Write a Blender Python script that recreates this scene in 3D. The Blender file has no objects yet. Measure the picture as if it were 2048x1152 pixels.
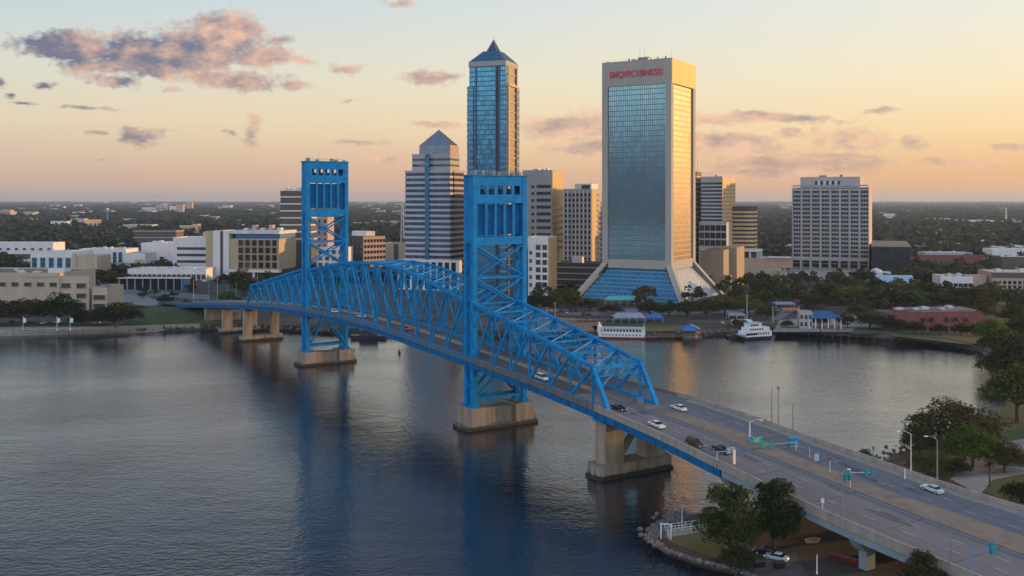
import bpy, bmesh, math, random
import numpy as np
from mathutils import Vector, Matrix
from math import sin, cos, pi, radians, hypot
S = bpy.context.scene
COL = S.collection
F = 1991.1; H = 70.0                      # focal length in photo pixels, camera height above the water

# ------------------------------------------------------------------ camera
cam = bpy.data.objects.new('camera', bpy.data.cameras.new('camera'))
COL.objects.link(cam); S.camera = cam
cam.location = (0, 0, H); cam.rotation_euler = (pi/2, 0, 0)
cam.data.lens = 35; cam.data.sensor_width = 36
cam.data.shift_y = -176/2048
cam.data.clip_start = 1; cam.data.clip_end = 90000

# ------------------------------------------------------------------ light
SUN_EL = radians(4.6); SUN_AZ = math.atan2(.92, .39)      # clockwise from +Y
SKY_STRENGTH = .12; SUN_STRENGTH = 5.0
S.view_settings.view_transform = 'Standard'; S.view_settings.look = 'None'
S.view_settings.exposure = 0.0; S.view_settings.gamma = 1
S.cycles.use_denoising = True
S.cycles.max_bounces = 6; S.cycles.diffuse_bounces = 2; S.cycles.glossy_bounces = 3
S.cycles.transmission_bounces = 2; S.cycles.volume_bounces = 0; S.cycles.transparent_max_bounces = 4
S.cycles.caustics_reflective = False; S.cycles.caustics_refractive = False
sl = bpy.data.lights.new('sun', 'SUN'); sl.energy = SUN_STRENGTH; sl.angle = radians(.5); sl.color = (1, .56, .20)
so = bpy.data.objects.new('sun', sl); COL.objects.link(so)
sdir = Vector((sin(SUN_AZ)*cos(SUN_EL), cos(SUN_AZ)*cos(SUN_EL), sin(SUN_EL)))
so.rotation_euler = sdir.to_track_quat('Z', 'Y').to_euler()

class NT:
    """small helper for node trees"""
    def __init__(s, tree): s.t = tree; tree.nodes.clear()
    def n(s, typ, ins=None, **kw):
        x = s.t.nodes.new(typ)
        for k, v in kw.items(): setattr(x, k, v)
        for k, v in (ins or {}).items(): s.put(x, k, v)
        return x
    def put(s, x, k, v):
        if isinstance(v, bpy.types.NodeSocket): s.t.links.new(v, x.inputs[k])
        elif isinstance(v, bpy.types.Node): s.t.links.new(v.outputs[0], x.inputs[k])
        else: x.inputs[k].default_value = v
    def m(s, op, a, b=0.0, c=None, clamp=False):
        ins = {0: a, 1: b}
        if c is not None: ins[2] = c
        return s.n('ShaderNodeMath', ins, operation=op, use_clamp=clamp).outputs[0]
    def v(s, op, a, b=None, c=None):
        ins = {0: a}
        if b is not None: ins[1] = b
        if c is not None: ins[2] = c
        x = s.n('ShaderNodeVectorMath', ins, operation=op)
        return x.outputs['Value'] if op in ('LENGTH', 'DOT_PRODUCT') else x.outputs[0]
    def mix(s, f, a, b, mode='MIX'):
        x = s.n('ShaderNodeMix', {}, data_type='RGBA', blend_type=mode)
        s.put(x, 0, f); s.put(x, 6, a); s.put(x, 7, b)
        return x.outputs[2]
    def noise(s, vec, scale, detail=3, rough=.55, dist=0):
        return s.n('ShaderNodeTexNoise', {'Vector': vec, 'Scale': scale, 'Detail': detail, 'Roughness': rough, 'Distortion': dist}).outputs[0]
    def ramp(s, f, stops):
        x = s.n('ShaderNodeValToRGB', {0: f}); e = x.color_ramp.elements
        while len(e) < len(stops): e.new(.5)
        for i, (p, c) in enumerate(stops): e[i].position = p; e[i].color = tuple(c) + (1,) if len(c) == 3 else c
        return x.outputs[0]
    def sep(s, v): return s.n('ShaderNodeSeparateXYZ', {0: v}).outputs
    def comb(s, x, y, z): return s.n('ShaderNodeCombineXYZ', {0: x, 1: y, 2: z}).outputs[0]

def c4(c): return (c[0], c[1], c[2], 1)
W = bpy.data.worlds.new('World'); S.world = W; W.use_nodes = True
CLOUDS = [  # centre x, y and radii on the photograph; turned into sky directions below
    (130,92,120,34),(270,105,170,52),(400,92,150,62),(450,60,85,40),(520,118,85,26),(70,85,60,20),(225,157,62,18),(300,140,70,14),
    (555,80,40,15),(470,163,90,20),(585,163,42,12),(690,132,46,15),(605,124,34,9),(420,150,60,14),
    (85,172,24,8),(0,163,20,13),(170,215,68,5),(50,209,36,4),(12,195,14,6),(345,178,22,7),(285,272,60,20),(268,256,30,9),(195,259,28,6),
    (508,256,24,34),(455,262,20,7),(205,319,18,4),(872,152,70,17),(865,250,66,6),(768,319,40,10),(705,288,55,4),
    (1130,256,90,24),(1160,297,84,16),(1190,240,40,14),(1545,237,140,9),(1430,243,70,12),(1455,290,95,24),(1500,300,70,14),
    (1580,270,30,10),(1632,275,18,20),(1700,280,56,22),(1740,284,40,18),(1815,290,36,15),(1768,215,42,6),(1620,325,200,16),
    (1900,322,70,6),(1985,330,40,6),(1330,262,60,10),(800,6,30,9),(1500,345,260,7),(700,200,18,4),(2020,292,30,6)]
def build_world():
    g = NT(W.node_tree)
    out = g.n('ShaderNodeOutputWorld'); bg = g.n('ShaderNodeBackground', {'Strength': SKY_STRENGTH})
    g.t.links.new(bg.outputs[0], out.inputs[0])
    sky = g.n('ShaderNodeTexSky', sky_type='NISHITA', sun_disc=False, sun_elevation=SUN_EL, sun_rotation=SUN_AZ,
              altitude=0, air_density=1.0, dust_density=1.6, ozone_density=1.0)
    d = g.n('ShaderNodeTexCoord').outputs['Generated']
    x, y, z = g.sep(d)
    ys = g.m('MAXIMUM', y, .04)
    u = g.m('DIVIDE', x, ys); v = g.m('DIVIDE', z, ys)
    # ---- clear air: the low sun warms the horizon, haze pales the zenith
    vv = g.m('MULTIPLY', g.m('MAXIMUM', z, 0.0), 2.5, clamp=True)
    right = g.m('MULTIPLY_ADD', x, .9, .5, clamp=True)
    warmL = g.ramp(vv, SKY_L); warmR = g.ramp(vv, SKY_R)
    back = g.ramp(vv, SKY_B)
    grad = g.mix(right, warmL, warmR)
    front = g.m('MULTIPLY_ADD', y, 1.6, .3, clamp=True)
    grad = g.mix(front, back, grad)
    base = g.mix(SKY_MIX, sky.outputs[0], grad)
    # ---- clouds, by direction
    uv = g.comb(u, v, 0.0)
    n1 = g.n('ShaderNodeTexNoise', {'Vector': g.v('MULTIPLY', uv, (1, 1.7, 1)), 'Scale': 13, 'Detail': 5, 'Roughness': .55}).outputs['Color']
    warp = g.v('MULTIPLY', g.v('SUBTRACT', n1, (.5, .5, .5)), (.045, .022, 0))
    p = g.v('ADD', uv, warp)
    dist = None
    for (cx, cy, rx, ry) in CLOUDS:
        if cy > 200 and cx > 700: rx, ry = rx*1.12, ry*1.3
        sx, sy = F/rx, F/ry
        q = g.v('MULTIPLY_ADD', p, (sx, sy, 0), (-(cx-1024)/F*sx, -(400-cy)/F*sy, 0))
        wt = min(1.0, .40+rx*ry/4600)
        l = g.m('MULTIPLY_ADD', g.v('LENGTH', q), wt, 1-wt)
        dist = l if dist is None else g.n('ShaderNodeMath', {0: dist, 1: l, 2: .25}, operation='SMOOTH_MIN').outputs[0]
    fb = g.noise(g.v('MULTIPLY', uv, (1, 1.8, 1)), 19, 8, .60)
    fb2 = g.noise(g.v('MULTIPLY', g.v('ADD', uv, (.012, -.010, 0)), (1, 1.8, 1)), 19, 5, .55)
    fine = g.noise(g.v('MULTIPLY', uv, (1, 1.5, 1)), 92, 8, .62)
    dens = g.m('ADD', g.m('MULTIPLY', g.m('SUBTRACT', 1.0, dist), 2.5), g.m('MULTIPLY', g.m('SUBTRACT', fb, .5), 3.2))
    dens = g.m('ADD', dens, g.m('MULTIPLY', g.m('SUBTRACT', fine, .46), 3.0))
    dens = g.m('MULTIPLY', g.m('SMOOTH_MAX', dens, 0.0, .2), .95, clamp=True)
    dens = g.m('MULTIPLY', dens, g.m('GREATER_THAN', y, .1))
    dens = g.m('MULTIPLY', dens, g.m('MULTIPLY_ADD', u, -.16, .86))
    lit = g.m('MULTIPLY_ADD', g.m('SUBTRACT', fb, fb2), 2.6, .30)
    lit = g.m('ADD', lit, g.m('MULTIPLY', g.m('SUBTRACT', fine, .5), .55))
    lit = g.m('ADD', lit, g.m('MULTIPLY', g.m('SUBTRACT', g.m('MINIMUM', u, -.2), -.365), 2.2), clamp=True)
    ccol = g.mix(lit, c4(CLOUD_DARK), c4(CLOUD_LIT))
    # low clouds far off take the colour of the air in front of them
    far = g.m('MULTIPLY_ADD', v, -9.0, .95, clamp=True)
    ccol = g.mix(g.m('MULTIPLY', far, .34), ccol, base)
    g.put(bg, 'Color', g.mix(dens, base, ccol))
K = 1/SKY_STRENGTH
def sk(r, g_, b): # display colour (0-255) to sky radiance before the strength
    f = lambda c: ((c/255+.055)/1.055)**2.4 if c > 10 else c/255/12.92
    return (f(r)*K, f(g_)*K, f(b)*K)
SKY_MIX = .94
up = lambda st, k: [(p, tuple(c*k for c in v)) for p, v in st]
SKY_L = up([(0, sk(196,168,158)), (.063, sk(206,178,160)), (.19, sk(223,208,180)), (.31, sk(213,213,200)), (.47, sk(186,206,214)), (.6, sk(156,174,190)), (.8, sk(100,118,142)), (1, sk(58,74,102))], 1.12)
SKY_R = up([(0, sk(232,172,120)), (.063, sk(239,184,128)), (.16, sk(249,214,160)), (.28, sk(246,229,192)), (.47, sk(235,232,220)), (.58, sk(238,234,222)), (.8, sk(150,156,166)), (1, sk(76,92,118))], 1.12)
SKY_B = up([(0, sk(62,66,84)), (.08, sk(88,92,112)), (.17, sk(165,168,182)), (.3, sk(238,236,236)), (.55, sk(234,236,240)), (.8, sk(176,184,198)), (1, sk(122,136,162))], 2.7)
CLOUD_DARK = sk(110,114,138); CLOUD_LIT = sk(248,198,168)
build_world()

# ------------------------------------------------------------------ helpers
def at(px, py, Y): return Vector(((px-1024)/F*Y, Y, H-(py-400)/F*Y))
def gnd(px, py, z=0.0):
    Y = (H-z)*F/(py-400); return Vector(((px-1024)/F*Y, Y, z))
MATS = {}
def mat(name, base, rough=.6, var=.12, scale=.6, metal=0.0, bump=0.0, streak=False, spec=.5, grime=None, rnd=0.0, coat=0.0, lane=False, tide=None):
    m = bpy.data.materials.new(name); m.use_nodes = True; MATS[name] = m
    g = NT(m.node_tree); out = g.n('ShaderNodeOutputMaterial')
    b = g.n('ShaderNodeBsdfPrincipled', {'Roughness': rough, 'Metallic': metal, 'Specular IOR Level': spec, 'Coat Weight': coat})
    g.t.links.new(b.outputs[0], out.inputs[0])
    co = g.n('ShaderNodeTexCoord').outputs['Object']
    vec = g.v('MULTIPLY', co, (1, 1, .12)) if streak else co
    if lane:     # wear runs along the carriageway
        vec = g.comb(g.m('MULTIPLY', g.v('DOT_PRODUCT', co, (.842,.539,0)), 1.6), g.m('MULTIPLY', g.v('DOT_PRODUCT', co, (-.539,.842,0)), .07), 0.0)
    f = g.noise(vec, scale, 5, .6)
    col = g.mix(g.m('MULTIPLY_ADD', f, 1.6, -.3, clamp=True), c4([c*(1-var*1.6) for c in base]), c4([min(1, c*(1+var*1.3)) for c in base]))
    if grime:
        f2 = g.noise(g.v('ADD', vec, (7, 3, 1)), scale*3.1, 6, .65)
        col = g.mix(g.m('MULTIPLY_ADD', f2, 5.0, -2.95, clamp=True), col, c4(grime))
    if tide:     # dark wet band left by the tide
        zz = g.sep(co)[2]; wob = g.noise(co, .9, 3)
        k = g.m('MULTIPLY_ADD', g.m('ADD', zz, g.m('MULTIPLY', wob, -1.2)), -2.2, 1.5, clamp=True)
        col = g.mix(k, col, c4(tide))
    if rnd:
        r = g.n('ShaderNodeObjectInfo').outputs['Random']
        hs = g.n('ShaderNodeHueSaturation', {'Color': col, 'Hue': g.m('MULTIPLY_ADD', r, .04, .48), 'Value': g.m('MULTIPLY_ADD', r, rnd*2, 1-rnd)})
        col = hs.outputs[0]
    g.put(b, 'Base Color', col)
    if bump:
        bp = g.n('ShaderNodeBump', {'Height': f, 'Strength': bump, 'Distance': .3}); g.put(b, 'Normal', bp.outputs[0])
    return m
def glass_mat(name, tint, pw, ph, frame=(.25,.27,.28), fw=.1, fh=.12, rough=.1, metal=.75, var=.35, wob=.02, dark=.25):
    """coated curtain wall: panes of pw x ph metres with mullions; every pane tilts a little"""
    m = bpy.data.materials.new(name); m.use_nodes = True; MATS[name] = m
    g = NT(m.node_tree); out = g.n('ShaderNodeOutputMaterial')
    b = g.n('ShaderNodeBsdfPrincipled', {'Roughness': rough}); g.t.links.new(b.outputs[0], out.inputs[0])
    co = g.n('ShaderNodeTexCoord').outputs['Object']; x, y, z = g.sep(co)
    a = g.m('DIVIDE', g.m('ADD', x, y), pw); h = g.m('DIVIDE', z, ph)
    ia, ih = g.m('FLOOR', a), g.m('FLOOR', h)
    wn = g.n('ShaderNodeTexWhiteNoise', {0: g.comb(ia, ih, 0)}, noise_dimensions='3D')
    fr = g.m('MAXIMUM', g.m('LESS_THAN', g.m('SUBTRACT', a, ia), fw), g.m('LESS_THAN', g.m('SUBTRACT', h, ih), fh))
    big = g.noise(co, .05, 2)
    k = g.m('ADD', g.m('MULTIPLY', wn.outputs[0], var), g.m('MULTIPLY', big, dark))
    col = g.mix(k, c4(tint), c4([c*.25 for c in tint]))
    g.put(b, 'Base Color', g.mix(fr, col, c4(frame)))
    g.put(b, 'Metallic', g.m('MULTIPLY', g.m('SUBTRACT', 1.0, fr), metal))
    g.put(b, 'Roughness', g.m('MULTIPLY_ADD', fr, .4, rough))
    nrm = g.n('ShaderNodeNewGeometry').outputs['Normal']
    tilt = g.v('MULTIPLY', g.v('SUBTRACT', wn.outputs[1], (.5, .5, .5)), (wob, wob, wob))
    g.put(b, 'Normal', g.v('NORMALIZE', g.v('ADD', nrm, tilt)))
    return m

class MB:
    def __init__(s): s.v = []; s.f = []; s.mi = []
    def add(s, vs, fs, mi=0):
        o = len(s.v); s.v += [tuple(v) for v in vs]; s.f += [tuple(i+o for i in f) for f in fs]; s.mi += [mi]*len(fs); return s
    def hexa(s, p, mi=0):    # 8 points: bottom ring 0-3, top ring 4-7
        return s.add(p, [(3,2,1,0),(4,5,6,7),(0,1,5,4),(1,2,6,5),(2,3,7,6),(3,0,4,7)], mi)
    def box(s, x0, x1, y0, y1, z0, z1, mi=0):
        return s.hexa([(x0,y0,z0),(x1,y0,z0),(x1,y1,z0),(x0,y1,z0),(x0,y0,z1),(x1,y0,z1),(x1,y1,z1),(x0,y1,z1)], mi)
    def frame(s, p, q, up=(0,0,1)):
        p, q = Vector(p), Vector(q); d = (q-p).normalized(); u = Vector(up)
        if abs(d.dot(u)) > .98: u = Vector((BU.x, BU.y, 0)) if 'BU' in globals() else Vector((0,1,0))
        a = d.cross(u).normalized(); b = a.cross(d).normalized(); return p, q, a, b
    def beam(s, p, q, w, h=None, mi=0, up=(0,0,1)):
        h = h or w; p, q, a, b = s.frame(p, q, up); a = a*w/2; b = b*h/2
        return s.hexa([p-a-b, p+a-b, p+a+b, p-a+b, q-a-b, q+a-b, q+a+b, q-a+b], mi)
    def tube(s, p, q, r0, r1=None, n=8, mi=0, cap=True):
        r1 = r0 if r1 is None else r1; p, q, a, b = s.frame(p, q)
        vs = [p+a*r0*cos(2*pi*i/n)+b*r0*sin(2*pi*i/n) for i in range(n)]+[q+a*r1*cos(2*pi*i/n)+b*r1*sin(2*pi*i/n) for i in range(n)]
        fs = [(i, (i+1) % n, n+(i+1) % n, n+i) for i in range(n)]
        if cap: fs += [tuple(range(n-1,-1,-1)), tuple(range(n, 2*n))]
        return s.add(vs, fs, mi)
    def path(s, pts, r, n=6, mi=0):
        for a, b in zip(pts, pts[1:]): s.tube(a, b, r, r, n, mi)
        return s
    def prism(s, poly, z0, z1, mi=0):
        n = len(poly); vs = [(x, y, z0) for x, y in poly]+[(x, y, z1) for x, y in poly]
        return s.add(vs, [tuple(range(n-1,-1,-1)), tuple(range(n, 2*n))]+[(i, (i+1) % n, n+(i+1) % n, n+i) for i in range(n)], mi)
    def lathe(s, prof, n=12, c=(0,0), mi=0):
        vs = [(c[0]+r*cos(2*pi*i/n), c[1]+r*sin(2*pi*i/n), z) for r, z in prof for i in range(n)]
        fs = [(k*n+i, k*n+(i+1) % n, (k+1)*n+(i+1) % n, (k+1)*n+i) for k in range(len(prof)-1) for i in range(n)]
        fs += [tuple(range(n-1,-1,-1)), tuple((len(prof)-1)*n+i for i in range(n))]
        return s.add(vs, fs, mi)
    def extr(s, prof, y0, y1, mi=0):   # profile in x-z, drawn out along y
        n = len(prof); vs = [(x, y0, z) for x, z in prof]+[(x, y1, z) for x, z in prof]
        return s.add(vs, [tuple(range(n)), tuple(range(2*n-1, n-1, -1))]+[((i+1) % n, i, n+i, n+(i+1) % n) for i in range(n)], mi)
    def mesh(s, name, mats):
        m = bpy.data.meshes.new(name); m.from_pydata(s.v, [], s.f)
        for x in (mats if isinstance(mats, (list, tuple)) else [mats]): m.materials.append(MATS[x] if isinstance(x, str) else x)
        m.polygons.foreach_set('material_index', s.mi); m.update(); return m
    def build(s, name, mats, parent=None, loc=None, bevel=0, smooth=False):
        o = bpy.data.objects.new(name, s.mesh(name, mats)); COL.objects.link(o)
        if parent: o.parent = parent
        if loc is not None: o.location = loc
        if bevel:
            bm = bmesh.new(); bm.from_mesh(o.data); bmesh.ops.recalc_face_normals(bm, faces=bm.faces)
            bmesh.ops.bevel(bm, geom=bm.edges[:], offset=bevel, segments=1, affect='EDGES', clamp_overlap=True); bm.to_mesh(o.data); bm.free()
        if smooth: o.data.polygons.foreach_set('use_smooth', [True]*len(o.data.polygons))
        return o
def dupe(o, parent, loc=None, rz=None):
    c = o.copy(); COL.objects.link(c); c.parent = parent
    if loc is not None: c.location = loc
    if rz is not None: c.rotation_euler = (0, 0, rz)
    return c
def copy_tree(o, parent=None):
    c = o.copy(); COL.objects.link(c); c.parent = parent
    for ch in KIDS.get(o.name, list(o.children)): copy_tree(ch, c)
    return c
KIDS = {}
def tag(o, label=None, cat=None, group=None, kind=None):
    for k, v in (('label', label), ('category', cat), ('group', group), ('kind', kind)):
        if v: o[k] = v
    return o
def thing(name, label, cat, loc=(0,0,0), rz=0, group=None):
    o = bpy.data.objects.new(name, None); o.empty_display_size = .5; COL.objects.link(o); o.location = loc; o.rotation_euler = (0, 0, rz)
    return tag(o, label, cat, group)

# ------------------------------------------------------------------ materials
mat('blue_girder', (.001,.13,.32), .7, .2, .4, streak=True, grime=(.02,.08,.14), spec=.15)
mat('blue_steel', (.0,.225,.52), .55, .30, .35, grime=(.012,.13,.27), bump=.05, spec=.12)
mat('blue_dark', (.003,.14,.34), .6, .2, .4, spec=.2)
mat('concrete', (.31,.285,.245), .85, .2, .5, streak=True, grime=(.17,.15,.125), bump=.15)
mat('pier_concrete', (.29,.24,.18), .9, .35, .45, streak=True, grime=(.11,.09,.07), bump=.25, tide=(.035,.032,.024))
mat('concrete_dark', (.12,.11,.10), .9, .25, .3, streak=True)
mat('girder_grey', (.22,.29,.31), .8, .15, .4, streak=True)
mat('asphalt', (.165,.168,.178), .85, .22, .35, grime=(.07,.068,.078), bump=.1, lane=True)
mat('asphalt_patch', (.105,.107,.118), .85, .2, .4)
mat('deck_brown', (.14,.115,.10), .85, .25, .3, grime=(.09,.08,.075))
mat('median', (.21,.18,.145), .9, .22, .4, grime=(.12,.105,.09), bump=.2)
mat('line_white', (.46,.46,.46), .7, .3, 1.2, grime=(.2,.2,.2))
mat('soil', (.055,.042,.032), .95, .35, .12, grime=(.09,.075,.055), bump=.3)
mat('grass', (.05,.075,.018), .95, .4, .12, grime=(.075,.075,.03), bump=.4)
mat('grass_dry', (.10,.10,.03), .95, .3, .1, bump=.3)
mat('path_grey', (.26,.25,.24), .9, .15, .3)
mat('brick_plaza', (.26,.17,.12), .9, .25, .2)
mat('town_ground', (.055,.057,.05), .95, .45, .02, grime=(.10,.098,.09))
mat('gravel', (.085,.072,.06), .95, .35, .3, grime=(.13,.115,.10), bump=.3)
mat('parapet_blue', (.07,.15,.24), .7, .25, .5, streak=True, grime=(.08,.09,.10))
mat('parapet_steel', (.15,.135,.125), .75, .25, .5, streak=True, grime=(.07,.07,.075))
mat('rock', (.14,.138,.135), .9, .4, .9, bump=.4)
mat('wall_grey', (.40,.385,.375), .8, .1, .15, streak=True, grime=(.26,.25,.24))
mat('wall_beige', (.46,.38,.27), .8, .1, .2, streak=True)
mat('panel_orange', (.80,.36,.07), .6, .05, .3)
mat('wall_tan_and_sunlit', (.60,.41,.19), .8, .1, .2, streak=True)  # tan walls; also paints sunlight onto right-hand sides of grey and white blocks
mat('wall_white', (.68,.66,.63), .75, .08, .25, streak=True, grime=(.5,.48,.45))
mat('wall_brown', (.10,.075,.065), .7, .2, .3)
mat('wall_dark', (.05,.045,.045), .7, .3, .3)
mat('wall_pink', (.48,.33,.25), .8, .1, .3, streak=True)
mat('roof_grey', (.16,.155,.15), .9, .3, .1, grime=(.25,.24,.23))
mat('roof_white', (.62,.60,.57), .8, .2, .15, grime=(.4,.38,.36))
mat('roof_red', (.17,.042,.034), .8, .2, .3, streak=True)
mat('roof_blue', (.03,.12,.26), .6, .2, .3)
mat('roof_pale_blue', (.36,.50,.58), .7, .12, .2)
mat('tower_concrete', (.36,.335,.295), .8, .08, .25, streak=True, grime=(.29,.27,.235))
mat('slate_blue', (.02,.06,.15), .3, .2, .2)
mat('awning_teal', (.12,.42,.40), .7, .2, .5)
mat('awning_blue', (.02,.18,.52), .6, .15, .5)
mat('tent_grey', (.30,.34,.42), .7, .2, .4)
mat('sign_red', (.55,.03,.05), .5, .1, 1)
mat('sign_green', (.02,.36,.20), .5, .1, 1)
mat('sign_cyan', (.02,.26,.30), .45, .15, 1)
mat('sign_blue', (.05,.25,.55), .5, .15, 1)
mat('metal_pale', (.55,.56,.56), .45, .1, 1, metal=.3)
mat('metal_grey', (.25,.25,.25), .5, .15, 1, metal=.4)
mat('white_paint', (.76,.76,.74), .4, .06, .5)
mat('hull_dark', (.02,.022,.03), .4, .2, .5)
mat('hull_red', (.16,.025,.02), .5, .2, .5)
mat('tyre', (.02,.02,.02), .9, .1, 2)
mat('car_glass', (.012,.015,.02), .08, .1, 1)
mat('car_white', (.72,.72,.72), .25, .03, 1, coat=.6)
mat('car_black', (.015,.016,.03), .22, .05, 1, coat=.6)
mat('car_brown', (.06,.035,.02), .25, .05, 1, coat=.6)
mat('car_pale', (.48,.62,.64), .25, .03, 1, coat=.6)
mat('car_red', (.35,.03,.02), .3, .05, 1, coat=.5)
mat('head_lamp', (.8,.8,.78), .15, .02, 1)
mat('tail_lamp', (.4,.01,.01), .25, .02, 1)
mat('wood', (.16,.11,.07), .85, .3, .8)
mat('bark', (.075,.055,.042), .95, .3, 1.5, bump=.5)
mat('orange', (.60,.20,.05), .6, .1, 1)
mat('window_dark', (.018,.022,.03), .12, .3, .5, spec=.6)
mat('frame_pale', (.42,.41,.40), .7, .1, .6)
glass_mat('glass_teal', (.14,.28,.32), 1.4, 3.55, (.11,.14,.16), .28, .14, .1, .85, .14, .010, .15)
glass_mat('glass_sunlit', (.44,.33,.20), 1.3, 3.55, (.26,.2,.14), .2, .22, .2, .8, .2, .015)  # curtain glass with warm sunlight put into its tint, for right-hand faces
glass_mat('glass_blue', (.055,.24,.38), 1.5, 3.4, (.04,.12,.19), .2, .24, .15, .85, .3, .03)
mat('spandrel_pale', (.41,.43,.49), .6, .1, .3)
mat('hall_tan', (.44,.34,.21), .8, .1, .2, streak=True)
glass_mat('glass_grey', (.20,.26,.33), 2.2, 2.2, (.16,.18,.2), .1, .1, .2, .7, .2, .02)
mat('spandrel_blue', (.16,.21,.27), .5, .15, .3)
mat('side_beige', (.30,.23,.15), .8, .12, .2, streak=True)
glass_mat('glass_atrium', (.03,.17,.31), 2.0, 2.6, (.07,.26,.40), .2, .2, .25, .6, .6, .06)
glass_mat('glass_sky_tint', (.72,.74,.72), 2.6, 1.6, (.40,.42,.42), .03, .2, .35, .5, .3, .05)  # sloping atrium glass with the sky's reflection put into its pale tint
glass_mat('glass_dark', (.07,.09,.13), 1.6, 3.6, (.03,.035,.045), .1, .08, .12, .6, .6, .03)
glass_mat('glass_slate', (.10,.13,.20), 1.8, 4.2, (.05,.06,.08), .08, .05, .14, .7, .5, .03)
def leaf_mat(name, base, tip, rnd=.3):
    m = bpy.data.materials.new(name); m.use_nodes = True; MATS[name] = m
    g = NT(m.node_tree); out = g.n('ShaderNodeOutputMaterial')
    co = g.n('ShaderNodeTexCoord').outputs['Object']
    f = g.noise(co, .35, 4, .65); f2 = g.n('ShaderNodeNewGeometry').outputs['Random Per Island']
    k = g.m('ADD', g.m('MULTIPLY_ADD', f, 2.4, -.85), g.m('MULTIPLY_ADD', f2, .5, -.2), clamp=True)
    col = g.mix(k, c4(base), c4(tip))
    r = g.n('ShaderNodeObjectInfo').outputs['Random']
    col = g.n('ShaderNodeHueSaturation', {'Color': col, 'Hue': g.m('MULTIPLY_ADD', r, -.05, .515), 'Value': g.m('MULTIPLY_ADD', r, rnd*2, 1-rnd)}).outputs[0]
    d = g.n('ShaderNodeBsdfPrincipled', {'Base Color': col, 'Roughness': .75, 'Specular IOR Level': .25})
    t = g.n('ShaderNodeBsdfTranslucent', {'Color': col}); mx = g.n('ShaderNodeMixShader', {0: .25})
    g.t.links.new(d.outputs[0], mx.inputs[1]); g.t.links.new(t.outputs[0], mx.inputs[2]); g.t.links.new(mx.outputs[0], out.inputs[0])
leaf_mat('leaf_dark', (.018,.029,.010), (.055,.075,.020))
leaf_mat('leaf_mid', (.022,.040,.010), (.070,.10,.020))
leaf_mat('leaf_green', (.035,.06,.012), (.09,.13,.02))
leaf_mat('leaf_brown', (.036,.038,.014), (.10,.085,.028))
leaf_mat('leaf_bright', (.05,.09,.012), (.15,.20,.025))
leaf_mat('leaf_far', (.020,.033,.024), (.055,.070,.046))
# ------------------------------------------------------------------ water, land
def sheet(name, poly, z, m, depth=0, kind='structure'):
    me = bpy.data.meshes.new(name); bm = bmesh.new()
    top = [bm.verts.new((p[0], p[1], z)) for p in poly]; f = bm.faces.new(top)
    if depth:
        bot = [bm.verts.new((p[0], p[1], z-depth)) for p in poly]; n = len(top)
        for i in range(n): bm.faces.new((top[(i+1) % n], top[i], bot[i], bot[(i+1) % n]))
    bm.normal_update()
    if f.normal.z < 0: bmesh.ops.reverse_faces(bm, faces=bm.faces[:])
    bmesh.ops.triangulate(bm, faces=[f]); bm.to_mesh(me); bm.free()
    me.materials.append(MATS[m]); o = bpy.data.objects.new(name, me); COL.objects.link(o); return tag(o, kind=kind)
def water_mat():
    m = bpy.data.materials.new('water'); m.use_nodes = True; MATS['water'] = m
    g = NT(m.node_tree); out = g.n('ShaderNodeOutputMaterial')
    co = g.n('ShaderNodeTexCoord').outputs['Object']
    a = g.noise(g.v('MULTIPLY', co, (1, 1.5, 1)), .55, 3, .6)
    b = g.noise(g.v('MULTIPLY', co, (1, 1.3, 1)), .16, 3, .55)
    patch = g.noise(g.v('MULTIPLY', co, (.5, 1, 1)), .012, 3, .6, 1.0)
    h = g.m('ADD', g.m('MULTIPLY', a, WAVE_A), g.m('MULTIPLY', b, WAVE_B))
    h = g.m('MULTIPLY', h, g.m('MULTIPLY_ADD', patch, 2.2, -.2))
    bp = g.n('ShaderNodeBump', {'Height': h, 'Strength': 1.0, 'Distance': 1.0})
    p = g.n('ShaderNodeBsdfPrincipled', {'Base Color': (.004, .011, .022, 1), 'IOR': 2.3, 'Specular IOR Level': .5, 'Normal': bp.outputs[0]})
    g.put(p, 'Roughness', g.m('MULTIPLY_ADD', patch, .16, .05))
    g.t.links.new(p.outputs[0], out.inputs[0])
WAVE_A, WAVE_B = .12, .12
water_mat()
wm = MB().add([(-15000,-520,0),(15000,-520,0),(15000,900,0),(-15000,900,0)], [(0,1,2,3)])
tag(wm.build('river_water', 'water'), kind='structure')
GZ = 3.0
shore = [(-15000,530),(-700,505),(-420,506),(-264,512),(-202,526),(-168,536),(-130,534),(-95,522),(-60,515),(0,511),(60,508),(90,509),(111,518),(142,526),(161,520),(195,501),(212,481),(217,461),(204,416),(200,385),(205,362)]
sheet('town_ground', shore+[(15000,362),(15000,30000),(-15000,30000)], GZ, 'town_ground', 6)
NZ = .9
near_shore = [(205,362),(179,348),(159,324),(130,292),(104,271),(80,243),(52,222),(39,219),(31,209),(28.5,203),(30.5,196),(36,190),(42.5,185),(48,178),(56,166),(75,135),(110,100)]
sheet('park_ground', near_shore+[(15000,100),(15000,362)], NZ, 'soil', 5)
sheet('far_bank', [(-15000,-12000),(15000,-12000),(15000,-420),(120,-420),(60,-380),(-400,-440),(-15000,-500)], NZ, 'grass', 5)
def flat(name, pxs, z, m):   # a sheet whose corners are given where they lie in the photograph, on the ground
    return sheet(name, [gnd(x, y, z) for x, y in pxs], z+.02, m)
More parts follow.
